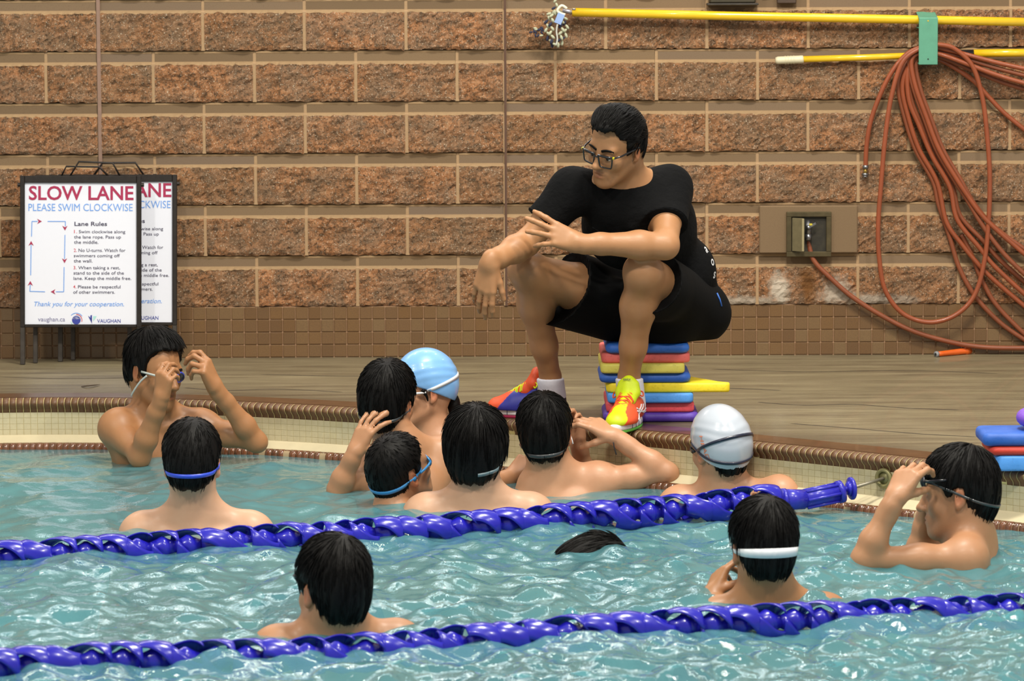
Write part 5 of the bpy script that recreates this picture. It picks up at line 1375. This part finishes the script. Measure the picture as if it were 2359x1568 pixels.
hair('nape_hair', k.root, k.c, k.M, k.s, 0.006, 0.0, ([-0.14, -0.02, 0.0, 0.02, 0.1], [-0.088, -0.075, 0.1, 0.2, 0.2]), -0.088, 9, 120, 0.035)
add('suit_strap', tube(catmull([k.N + [0.075, 0.06, 0.015], k.N + [0.07, 0.0, 0.03], k.N + [0.07, -0.06, 0.0], k.N + [0.06, -0.09, -0.08]], 6), 0.009, 6), plain('strap_pink', 'b86a9c', 0.5), k.root, True)
# orange lettering running up the left side of the cap
from mathutils.bvhtree import BVHTree
_bt = BVHTree.FromPolygons([tuple(x) for x in SURF[k.root][1][0]], [tuple(x) for x in SURF[k.root][1][1].tolist()])
v, f = text_vf('HEAD', 0.03, 0.08, 0.016, bold=0.01, align='CENTER'); vv = []
for x, y, _ in v:
    a = R(-163) + y / 0.095 + x * 3.0; z = 0.02 - x; dl = np.array([math.cos(a), math.sin(a), 0])
    h = _bt.ray_cast(Vector(W(*(np.array([0, -0.015, z]) + dl * 0.2))), Vector(-(k.M @ dl)), 0.3)
    vv.append(np.array(h[0]) + (k.M @ dl) * 0.0015)
add('cap_lettering', (np.array(vv), f), plain('cap_orange', 'e08a6c', 0.5), cp)

# ---- I: boy with broad white strap
k = Kid(1758, 1262, -4.70, 'boy with a broad white goggle strap, hand lifted to his goggles, nearer rope', yaw=-12, pitch=-5, N=(1770, 1380, -4.68), byaw=-4, mat=SK_TAN, sR=(0.165, -0.055, 0), sL=(-0.165, -0.06, 0), group='swimmers in the near lane')
E, Wr = P_Y(1610, 1440, -4.66), P_Y(1638, 1372, -4.62); arm(k.B, k.SL, E, Wr, 0.95)
hand(k.B, Wr, P_Y(1660, 1318, -4.58) - Wr, [0.9, 0.5, -0.1], False, 0.92, ((6, 25, 38, 25), (2, 30, 40, 25), (-2, 35, 42, 25), (-7, 40, 45, 25)), (40, 35, 10, 10))
k.rest(True, 0.08); k.build()
hair('hair', k.root, k.c, k.M, k.s, 0.012, 0.014, None, -0.082, 10, 420, 0.04)
goggles(k.root, k.c, k.M, k.s, M_STRAPS['white'])
strap('goggle_strap', k.root, k.c, k.M, k.s, M_STRAPS['white'], -0.004, 0.02, 0.02, 0.0165, a0=-230, a1=50, wfun=lambda a: 0.010 + 0.017 * max(0, -math.sin(a)) ** 0.8)

# ---- J: boy in profile at the right
k = Kid(2208, 1136, -3.98, 'boy in profile at the right, lifting his goggles onto his forehead', yaw=-78, pitch=-6, roll=3, N=(2232, 1248, -3.98), byaw=-52, mat=SK_MED, group='swimmers in the near lane')
k.shoulders((2165, 1290, -3.84), (2225, 1288, -4.10))
E, Wr = P_Y(1990, 1288, -4.14), P_Y(2062, 1148, -4.14); arm(k.B, k.SL, E, Wr, 0.98)
hand(k.B, Wr, P_Y(2096, 1085, -4.11) - Wr, [0.5, 0.75, -0.3], False, 1.04, ((8, 30, 45, 25), (3, 32, 46, 25), (-3, 34, 48, 25), (-9, 36, 50, 25)), (20, 45, 15, 10), 0.082)
E, Wr = P_Y(2112, 1292, -3.86), P_Y(2130, 1190, -3.88); arm(k.B, k.SR, E, Wr, 0.92)
hand(k.B, Wr, P_Y(2134, 1150, -3.9) - Wr, [0.8, -0.4, 0.0], True, 0.9, ((5, 30, 45, 30),) * 4, (30, 40, 10, 10))
k.build()
hair('hair', k.root, k.c, k.M, k.s, 0.012, 0.014, ([-0.12, -0.05, -0.03, -0.024, 0.006, 0.012, 0.028, 0.04, 0.06, 0.09], [-0.085, -0.085, -0.06, 0.02, 0.02, 0.0, 0.0, 0.03, 0.045, 0.055]), -0.085, 11, 320, 0.035)
brows(k.root, k.c, k.M, k.s, 0.005)
goggles(k.root, k.c, k.M, k.s, M_STRAPS['black'], up=0.045, sides=(-1,))
strap('goggle_strap', k.root, k.c, k.M, k.s, M_STRAPS['darkgrey'], 0.0, 0.42, 0.008, 0.0165, a0=-255, a1=60)

# ---- K: front boy
k = Kid(766, 1357, -5.14, 'nearest boy, black hair, head turned left, beyond the nearer lane rope', yaw=-32, pitch=-4, roll=0, N=(775, 1455, -5.12), byaw=-12, mat=SK_MED, sR=(0.17, -0.042, 0), sL=(-0.165, -0.045, 0), group='swimmers in the near lane')
k.rest(True, 0.09); k.rest(False, 0.09); k.build()
hair('hair', k.root, k.c, k.M, k.s, 0.014, 0.016, ([-0.12, -0.05, -0.03, -0.024, 0.004, 0.012, 0.03, 0.04, 0.06, 0.088], [-0.085, -0.085, -0.05, 0.024, 0.024, -0.02, -0.02, 0.012, 0.03, 0.05]), -0.085, 12, 460, 0.035)
goggles(k.root, k.c, k.M, k.s, M_STRAPS['black'], up=0.035, fw=0.012)

# ---- L: swimmer gliding just under the surface
a0 = P_Z(1352, 1264, WZ); root = empty('person', a0 - [0.2, 0, 0.2], 'swimmer gliding face down just below the surface, only dark hair breaking out', 'person', 'swimmers in the near lane')
c = a0 + np.array([0, 0, -0.083]); Mh = head_frame(78, -74, 0); Nb = c + np.array([-0.17, -0.03, -0.045])
B = Body(); head(B, c, Mh, 0.97, Nb, 0.05, True)
Mt = np.column_stack([unit([0.15, -1, 0]), [0, 0, -1.0], unit([1, 0.15, 0.09])]); Mt[:, 1] = np.cross(Mt[:, 2], Mt[:, 0]); SR, SL = Nb + Mt[:, 0] * 0.16 - Mt[:, 2] * 0.04, Nb - Mt[:, 0] * 0.16 - Mt[:, 2] * 0.04
torso(B, Nb, Mt, 0.97, SR, SL)
for S, sg in ((SR, 1), (SL, -1)):
    E = S + np.array([0.22, -0.06 * sg, -0.04]); Wr = E + np.array([0.22, 0.03 * sg, -0.02]); arm(B, S, E, Wr, 0.92); hand(B, Wr, Wr - E, [0, 0, -1], sg > 0, 0.92)
    h = Nb - Mt[:, 2] * 0.56 + Mt[:, 0] * sg * 0.08; B.chain([h, h - Mt[:, 2] * 0.4 + [0, 0, -0.06], h - Mt[:, 2] * 0.8 + [0, 0, -0.04], h - Mt[:, 2] * 0.95 + [0, 0, -0.06]], [0.075, 0.05, 0.036, 0.022], 0.03)
V, Q = B.mesh(0.006); o = add('body', (V, Q), SK_TAN, root, True); set_tint(o, np.ones((len(V), 3)))
trunks(root, Nb, Mt, 0.97)
hair('hair', root, c, Mh, 0.97, 0.014, 0.014, None, -0.085, 13, 300, 0.05)
# ---- the coach sitting on the kickboards
HY = -2.03
root = empty('person', [P_Y(1500, 900, HY)[0], HY, 0.0], 'man in black shirt, shorts, glasses and bright running shoes, seated on the kickboards', 'person')
B = Body(); MC, MS = SK_MAN, 1.0
c = P_Y(1420, 333, -2.42); Mh = head_frame(-138, -20, -15)
N = P_Y(1448, 425, -2.31)
head(B, c, Mh, 0.985, N + [0, 0, -0.01], 0.058, True, True)
hipL, hipR = P_Y(1590, 712, -2.02), P_Y(1472, 712, -2.00)
knL, knR = P_Y(1482, 628, -2.40), P_Y(1218, 622, -2.26)
anL, anR = P_Y(1449, 868, -2.235), P_Y(1268, 868, -2.05)
SL, SR = P_Y(1542, 432, -2.24), P_Y(1318, 437, -2.33)
waist = P_Y(1548, 628, -2.05); chest = P_Y(1455, 520, -2.21)
for hp, kn, an in ((hipL, knL, anL), (hipR, knR, anR)):
    d = kn - hp; B.cone(hp, hp + d * 0.5, 0.092, 0.082, 0.04); B.cone(hp + d * 0.5, kn, 0.082, 0.056, 0.04)
    e = an - kn; B.ell(kn + unit(d) * 0.012 + [0, 0, 0.0], (0.058, 0.056, 0.058), None, 0.03)
    B.cone(kn, kn + e * 0.32 + [0, 0.012, 0], 0.054, 0.058, 0.03); B.cone(kn + e * 0.32 + [0, 0.014, 0], kn + e * 0.7, 0.058, 0.042, 0.03); B.cone(kn + e * 0.7, an, 0.042, 0.034, 0.03)
    B.cone(an, an - [0, 0, 0.012], 0.034, 0.034, 0.02)
for p, r in ((hipL * 0.5 + hipR * 0.5 + [0, 0, 0.03], (0.16, 0.12, 0.12)), (waist, (0.135, 0.105, 0.13)), (chest, (0.15, 0.11, 0.14)), (N + [0.02, 0.03, -0.09], (0.15, 0.09, 0.09))): B.ell(p, r, None, 0.06)
B.cone(N, SL, 0.055, 0.05, 0.05); B.cone(N, SR, 0.055, 0.05, 0.05)
elL, wrL = P_Y(1533, 566, -2.46), P_Y(1332, 560, -2.52)
elR, wrR = P_Y(1213, 560, -2.36), P_Y(1128, 606, -2.50)
arm(B, SL, elL, wrL, 1.03, m=1.14); arm(B, SR, elR, wrR, 1.03, m=1.12)
hand(B, wrL, P_Y(1262, 532, -2.53) - wrL, [-0.25, 0.9, -0.3], False, 1.04, ((14, 6, 10, 8), (5, 4, 8, 6), (-5, 10, 14, 10), (-20, 22, 20, 12)), (20, 48, 10, 10), 0.082)
hand(B, wrR, P_Y(1116, 668, -2.50) - wrR, [0.35, 0.9, 0.0], True, 1.02, ((4, 8, 16, 10), (0, 10, 16, 10), (-4, 14, 18, 10), (-9, 18, 20, 10)), (28, 12, 4, 4), 0.088)
V, Q = B.mesh(0.0041)
body = add('body', (V, Q), MC, root, True); set_tint(body, tints(V, c, Mh, 0.985, 0.55))
hair('hair', root, c, Mh, 0.985, 0.007, 0.0, ([-0.12, -0.05, -0.03, -0.024, 0.004, 0.010, 0.028, 0.034, 0.05, 0.068, 0.082, 0.1], [-0.075, -0.075, -0.05, 0.026, 0.026, -0.05, -0.05, 0.05, 0.058, 0.096, 0.088, 0.085]), -0.075, 21, 700, 0.045, lambda B_, W_, M_, s_: (B_.ell(W_((0, 0.045, 0.096)), (0.056 * s_, 0.05 * s_, 0.028 * s_), M_, 0.02), B_.ell(W_((0.01, 0.01, 0.103)), (0.06 * s_, 0.06 * s_, 0.022 * s_), M_, 0.02)), wave=0.0026, sweep=(0.05, -1, 0.15), whorl=(0.0, -0.11, 0.06), vox=0.0038)
brows(root, c, Mh, 0.985, 0.0048)
W = lambda *p: c + Mh @ (np.array(p, float) * 0.985)
for sx in (-1, 1):
    e_ = add('eye', ellipsoid(W(sx * 0.031, 0.0800, -0.005), (0.0118, 0.0118, 0.0118), Mh, 12, 8), M_EYE, root, True)
    add('iris', ellipsoid(W(sx * 0.031 - 0.0, 0.0900, -0.0075), (0.0055, 0.003, 0.0055), Mh, 10, 6), M_IRIS, e_, True)
for sx in (-1, 1):
    add('eyelashes', tube(catmull([W(sx * 0.019, 0.090, -0.0045), W(sx * 0.031, 0.0945, -0.0028), W(sx * 0.043, 0.0885, -0.0055)], 5), 0.0011, 5), M_HAIR, root, True)
M_BLKPL = plain('glasses_black', '121216', 0.2, Coat_Weight=0.4); M_YELPL = plain('glasses_yellow', 'c8b81e', 0.3)
gl = None
for sx in (-1, 1):
    x0, x1, z0, z1 = 0.009, 0.060, -0.030, 0.010
    cr = [(x0 + 0.004, z1), (x1 - 0.003, z1 + 0.002), (x1, z1 - 0.003), (x1 - 0.003, z0 + 0.006), (x1 - 0.01, z0), (x0 + 0.012, z0), (x0 + 0.004, z0 + 0.007), (x0, z1 - 0.006)]
    rim = catmull([W(sx * x, 0.109 - 3.2 * (x - 0.01) ** 2, z) for x, z in cr], 3, True)
    v = tube(rim, 0.0026, 6, True)
    if gl is None: gl = add('glasses', v, M_BLKPL, root, True)
    else: add('rim', v, M_BLKPL, gl, True)
    add('top_bar', tube([W(sx * x, 0.110 - 3.2 * (x - 0.01) ** 2, z1 + 0.001) for x in (0.008, 0.025, 0.045, 0.062)], 0.0042, 6), M_BLKPL, gl, True)
    add('lens', (np.array([W(sx * x, 0.1085 - 3.2 * (x - 0.01) ** 2, z) for x, z in cr] ), [tuple(range(8))]), M_GLASS, gl)
    add('hinge', box(W(sx * 0.0635, 0.0995, 0.010), (0.007, 0.008, 0.007), Mh, 0.001), M_YELPL, gl)
    add('temple', tube([W(sx * 0.064, 0.099, 0.009), W(sx * 0.074, 0.07, 0.008), W(sx * 0.081, 0.02, 0.009), W(sx * 0.083, -0.012, 0.010), W(sx * 0.08, -0.03, -0.004)], 0.0032, 6), M_BLKPL, gl, True)
add('nose_bridge', tube([W(-0.010, 0.1085, 0.003), W(0, 0.112, 0.005), W(0.010, 0.1085, 0.003)], 0.0032, 6), M_BLKPL, gl, True)

# shirt
M_SHIRT = NT('black_cotton'); f_ = M_SHIRT.noise(14, 4, 0.6); g_ = M_SHIRT.noise(900, 1)
M_SHIRT.base(M_SHIRT.mix(g_, '060607', '0b0b0d')); M_SHIRT.set(Roughness=0.9, Specular_IOR_Level=0.15); M_SHIRT.bump(f_, 0.5, 0.02); M_SHIRT = M_SHIRT.m
T = Body()
T.ell(N + [0.02, 0.02, -0.085], (0.165, 0.108, 0.10), None, 0.05); T.ell(chest, (0.165, 0.125, 0.15), None, 0.06); T.ell(waist + [0, 0, 0.0], (0.15, 0.125, 0.14), None, 0.06); T.ell(P_Y(1525, 520, -2.14), (0.115, 0.11, 0.14), None, 0.06)
T.ell(hipL * 0.45 + hipR * 0.55 + [0.02, 0.035, 0.05], (0.175, 0.13, 0.10), None, 0.05)
T.cone(N + [0, 0, -0.02], SL + [0, 0, 0.0], 0.062, 0.07, 0.05); T.cone(N + [0, 0, -0.02], SR, 0.062, 0.07, 0.05)
T.cone(N + [0, 0.0, -0.03], N + [0, 0.01, 0.008], 0.075, 0.062, 0.03)
sl = SL + (elL - SL) * 0.62; sr = SR + (elR - SR) * 0.62
T.cone(SL, sl + (elL - SL) * 0.2, 0.068, 0.068, 0.04); T.cone(SR, sr + (elR - SR) * 0.2, 0.068, 0.068, 0.04)
for k_ in range(6):   # drape folds from the shoulders to the waist
    a_ = SL * (1 - k_ / 5) + SR * k_ / 5 + [0, -0.1, -0.12 - 0.02 * (k_ % 2)]; b_ = waist + [-0.1 + 0.04 * k_, -0.125, -0.05]
    T.cone(a_, b_, 0.004, 0.008, 0.03)
T.cut(sl, elL - SL, sl + (elL - SL) * 0.3, 0.11); T.cut(sr, elR - SR, sr + (elR - SR) * 0.3, 0.11)
neck_u = unit(c - N)
T.cone(N + neck_u * 0.012, c, 0.064, 0.08, 0.01, True)
V, Q = T.mesh(0.0048)
shirt = add('shirt', (V, Q), M_SHIRT, root, True)
cb = [N + neck_u * 0.006 + (unit(np.cross(neck_u, [0, 1, 0])) * math.cos(a) + unit(np.cross(neck_u, np.cross(neck_u, [0, 1, 0]))) * math.sin(a)) * 0.069 for a in np.linspace(0, 2 * math.pi, 25)[:-1]]
add('collar', tube(cb, 0.0065, 6, True), M_SHIRT, shirt, True)
for S, E_, p in ((SL, elL, sl), (SR, elR, sr)):
    d = unit(E_ - S); e1 = unit(np.cross(d, [0, 1, 0])); e2 = np.cross(d, e1)
    add('sleeve_hem', tube([p - d * 0.006 + (e1 * math.cos(a) + e2 * math.sin(a)) * 0.0675 for a in np.linspace(0, 2 * math.pi, 25)[:-1]], 0.0035, 6, True), M_SHIRT, shirt, True)
# pale print running round the back of the shirt
M_PRINT = plain('shirt_print', 'd8d8dc', 0.6)
def snap(o, P):
    ok, q, n, _ = o.closest_point_on_mesh(Vector(P - ORIG[o])); return np.array(q) + ORIG[o], np.array(n)
for i, (px_, py_, ch) in enumerate(((1592, 432, 'i'), (1604, 470, 'l'), (1612, 505, 'o'), (1619, 540, 'c'), (1627, 572, 'a'), (1634, 603, 'o'), (1640, 630, 's'))):
    q, n = snap(shirt, P_Y(px_, py_, -2.09)); n = unit(n); zz2 = unit(np.array([0.15, 0, 1.0]) - n * n[2]); xx = np.cross(zz2, n)
    v, f = text_vf(ch, 0.05, None, 0.024 if i > 2 else 0.016, bold=0.02, align='CENTER')
    add('print_letter', (np.array([q + n * 0.0015 + xx * x + zz2 * (y - 0.015) for x, y, _ in v]), f), M_PRINT, shirt)

# shorts
M_SHORT = plain('black_shorts', '060607', 0.85, vary=0.3, scale=12, bump=0.3, Specular_IOR_Level=0.15)
T = Body()
T.ell(hipL * 0.5 + hipR * 0.5 + [0.01, 0.03, 0.0], (0.172, 0.15, 0.115), None, 0.05)
T.ell(hipL + [0.02, 0.03, -0.02], (0.12, 0.13, 0.10), None, 0.05); T.ell(hipR + [0.0, 0.03, -0.03], (0.12, 0.13, 0.09), None, 0.05)
hL = hipL + (knL - hipL) * 0.70; hR = hipR + (knR - hipR) * 0.56
T.cone(hipL, hL + (knL - hipL) * 0.2, 0.115, 0.098, 0.04); T.cone(hL - [0, 0, 0.03], hL + (knL - hipL) * 0.2 - [0, 0, 0.03], 0.09, 0.085, 0.04)
T.cone(hipR, hR + (knR - hipR) * 0.2, 0.115, 0.115, 0.04); T.cone(hipR - [0, 0, 0.03], hR + (knR - hipR) * 0.2 - [0, 0.0, 0.05], 0.1, 0.105, 0.04)
T.cone(hipL * 0.5 + hipR * 0.5 - [0, 0.1, 0.03], hR * 0.5 + hL * 0.5 - [0, 0, 0.03], 0.1, 0.05, 0.05)
T.cut(hL, knL - hipL + [0, 0, -0.12], hL + (knL - hipL) * 0.35, 0.15); T.cut(hR, knR - hipR + [0.0, 0, 0.06], hR + (knR - hipR) * 0.4, 0.19)
T.cut([0, 0, SEAT_Z + 0.001], [0, 0, -1], [hipL[0] - 0.05, -2.05, SEAT_Z], 0.45)
V, Q = T.mesh(0.0052)
shorts = add('shorts', (V, Q), M_SHORT, root, True)
q, n = snap(shorts, P_Y(1632, 685, -2.08)); q2, n2 = snap(shorts, P_Y(1646, 708, -2.08))
add('pocket_piping', tube([q + n * 0.002, (q + q2) / 2 + n * 0.004, q2 + n2 * 0.002], 0.003, 6), plain('piping_blue', '2f63b8', 0.5), shorts, True)

# running shoes
def shoe(toe, heel, side, cols, name_bits, par, ankle):
    """toe, heel: ground points; local frame d forward, l towards the outer side, z up"""
    d = unit(toe - heel); L = np.linalg.norm(toe - heel); z = np.array([0, 0, 1.0]); l = np.cross(d, z) * side
    W = lambda x, y, h: heel + d * x * L + l * y + z * h
    Mx = np.column_stack([d, l, z])
    U = Body()
    U.cone(W(0.14, 0, 0.055), W(0.30, 0, 0.062), 0.036, 0.037, 0.03); U.cone(W(0.30, 0, 0.062), W(0.62, 0.003, 0.046), 0.038, 0.041, 0.03); U.cone(W(0.62, 0.003, 0.046), W(0.86, -0.004, 0.034), 0.041, 0.031, 0.03)
    U.ell(W(0.72, 0.004, 0.036), np.array([0.07, 0.047, 0.026]), Mx, 0.02)
    U.cone(W(0.13, 0, 0.06), W(0.11, 0, 0.098), 0.036, 0.03, 0.02); U.cone(W(0.26, 0, 0.075), W(0.36, 0, 0.092), 0.034, 0.026, 0.03)
    U.ell(W(0.17, 0, 0.135), np.array([0.042, 0.028, 0.055]), Mx, 0.01, True)
    U.cut(W(0.5, 0, 0.026), [0, 0, -1], W(0.5, 0, 0.02), 0.3)
    V, Q = U.mesh(0.0036)
    lx, ly, lz = (V - heel) @ d / L, (V - heel) @ l, V[:, 2] - heel[2]
    toe_c, side_c, heel_c, _, _, _, _ = cols
    col = np.tile(lin(side_c)[:3], (len(V), 1)); m = lx + 3.0 * (lz - 0.03) - 0.6 * np.abs(ly) > (0.80 if '2a2f9e' in cols else 0.90); col[m] = lin(toe_c)[:3]
    m = (lx > 0.40) & (np.abs(ly) < 0.016 + 0.02 * (lx - 0.4)) & (lz > 0.055); col[m] = lin(toe_c)[:3]
    m = lx < 0.06 + 0.05 * np.sin(lz * 40); col[m] = lin(heel_c)[:3]
    up = add('shoe', (V, Q), M_UPPER, par, True); set_tint(up, col)
    # outline for midsole
    pts = []
    for t_ in np.linspace(0, 2 * math.pi, 33)[:-1]:
        x = 0.5 - 0.5 * math.cos(t_); w_ = 0.047 * (math.sin(math.pi * min(1, x ** 0.75)) ** 0.45 if 0 < x < 1 else 0) * (0.78 + 0.34 * x)
        pts.append((x * L, (-w_ if t_ < math.pi else w_) + 0.0))
    M2 = np.column_stack([d, np.cross(z, d), z])
    add('midsole', slab(pts, 0.008, 0.031, 0.007, M2, heel), cols[3], up, True)
    add('outsole', slab(pts, 0.0, 0.0085, 0.003, M2, heel), cols[4], up, True)
    for x in (0.32, 0.46, 0.58, 0.70):
        w_ = 0.0475 * math.sin(math.pi * x ** 0.75) ** 0.45 * (0.78 + 0.34 * x)
        add('groove', tube([W(x, w_, 0.027), W(x, w_ + 0.0004, 0.011)], 0.0013, 5), M_GROOVE, up, True)
    tg = Body(); tg.chain([W(0.62, 0, 0.080), W(0.48, 0, 0.095), W(0.38, 0, 0.118), W(0.345, 0, 0.15)], [0.018, 0.024, 0.028, 0.024], 0.01)
    tg.chain([W(0.62, 0.014, 0.078), W(0.46, 0.018, 0.095), W(0.38, 0.026, 0.118), W(0.35, 0.022, 0.143)], [0.01, 0.013, 0.015, 0.015], 0.012); tg.chain([W(0.62, -0.014, 0.078), W(0.46, -0.018, 0.095), W(0.38, -0.026, 0.118), W(0.35, -0.022, 0.143)], [0.01, 0.013, 0.015, 0.015], 0.012)
    V, Q = tg.mesh(0.0036)
    # flatten the tongue to a padded flap following the instep
    nrm = unit(d * 0.55 + z * 0.83); ctr = W(0.42, 0, 0.10)
    tgo = add('tongue', (V, Q), cols[5], up, True)
    lc = []
    hgt = lambda x: np.interp(x, [0.38, 0.46, 0.54, 0.62, 0.7], [0.132, 0.119, 0.107, 0.094, 0.080])
    for i in range(5):
        x0_, x1_ = 0.42 + 0.062 * i, 0.42 + 0.062 * i + 0.04
        for sg in (-1, 1):
            xa, xb = (x0_, x1_)
            lc.append(tube(catmull([W(xa, -sg * 0.030, hgt(xa) - 0.018), W(xa, -sg * 0.018, hgt(xa) + 0.002), W((xa + xb) / 2, 0, hgt((xa + xb) / 2) + 0.006), W(xb, sg * 0.018, hgt(xb) + 0.002), W(xb, sg * 0.030, hgt(xb) - 0.018)], 4), 0.0027, 5))
    lc.append(tube(catmull([W(0.40, 0.0, 0.134), W(0.36, 0.03, 0.125), W(0.31, 0.045, 0.118), W(0.34, 0.046, 0.105), W(0.4, 0.02, 0.126)], 5), 0.0025, 5))
    lc.append(tube(catmull([W(0.40, 0.0, 0.134), W(0.40, -0.035, 0.124), W(0.38, -0.05, 0.11), W(0.42, -0.045, 0.10), W(0.42, -0.02, 0.123)], 5), 0.0025, 5))
    add('laces', join(*lc), cols[6], up, True)
    sk = Body(); sk.cone(W(0.2, 0, 0.06), ankle + [0, 0, 0.012], 0.041, 0.042, 0.02); sk.cone(W(0.2, 0, 0.06), W(0.4, 0, 0.07), 0.034, 0.03, 0.02); sk.cone(W(0.13, 0, 0.075), ankle - [0, 0, 0.01], 0.038, 0.041, 0.02)
    sk.cut(ankle + [0, 0, -0.004], [0, 0, 1], ankle + [0, 0, 0.03], 0.1)
    add('sock', sk.mesh(0.004), M_SOCK, par, True)
    return up, W, tgo
M_UPPER = attr_mat('shoe_mesh_upper', 0.5, 0.0, 900); M_GROOVE = plain('sole_groove', '6c668c', 0.6); M_SOCK = plain('white_sock', 'dcdae6', 0.9, vary=0.04, scale=120, bump=0.2)
C_ORANGE, C_LIME = 'f2592a', 'd6ea14'
P_OR, P_LIME, P_WHITE, P_MAG, P_GRN = plain('orange_mesh', C_ORANGE, 0.5, vary=0.15, scale=500), plain('lime_mesh', C_LIME, 0.5, vary=0.12, scale=500), plain('sole_white', 'e8e6ea', 0.4), plain('sole_magenta', 'a11548', 0.4), plain('sole_green', '63c244', 0.4)
toeR, heelR = P_Z(1122, 958, 0.0), P_Z(1302, 963, 0.0)
toeR[1] = -1.955; heelR[1] = -2.03
upR, WR, _ = shoe(toeR, heelR, -1, (C_ORANGE, '2a2f9e', '1c1a28', P_WHITE, P_MAG, P_OR, P_LIME), '', root, anR)
toeL, heelL = P_Z(1418, 984, 0.0), None
toeL = np.array([P_Y(1414, 980, -2.47)[0], -2.475, 0.0]); heelL = np.array([P_Y(1466, 960, -2.19)[0], -2.195, 0.0])
dz = float(edge_y(toeL[0]))
upL, WL, tgL = shoe(toeL, heelL, -1, (C_LIME, C_ORANGE, '8c8c98', P_WHITE, P_GRN, P_LIME, P_OR), '', root, anL)
# white stripe emblem on the outer side and the word on the tongue of the lime shoe
st = []
for a in ([(0.62, 0.036), (0.50, 0.052), (0.40, 0.068), (0.36, 0.082)], [(0.50, 0.034), (0.42, 0.050), (0.33, 0.066), (0.30, 0.080)], [(0.58, 0.066), (0.47, 0.058), (0.30, 0.052), (0.12, 0.058)], [(0.52, 0.078), (0.42, 0.064), (0.28, 0.046), (0.10, 0.044)]):
    pts = []
    for x, h in catmull([(x, h, 0) for x, h in a], 5)[:, :2]:
        q, n = snap(upL, WL(x, 0.055, h)); pts.append(q + n * 0.001)
    st.append(tube(pts, 0.0028, 5))
add('side_stripes', join(*st), P_WHITE, upL, True)
v, f = text_vf('asics', 0.03, 0.026, align='CENTER', shear=0.2, bold=0.01)
dL = unit(toeL - heelL); lL = np.cross(dL, [0, 0, 1.0]); q, n = snap(tgL, WL(0.47, 0, 0.17)); n = unit(n); ax = unit(-lL * -1 - n * (n @ lL)); up_ = np.cross(n, ax)
if up_[2] < 0: ax, up_ = -ax, -up_
add('tongue_word', (np.array([q + n * 0.004 + ax * x + up_ * (y - 0.004) for x, y, _ in v]), f), M_BLKPL, upL)
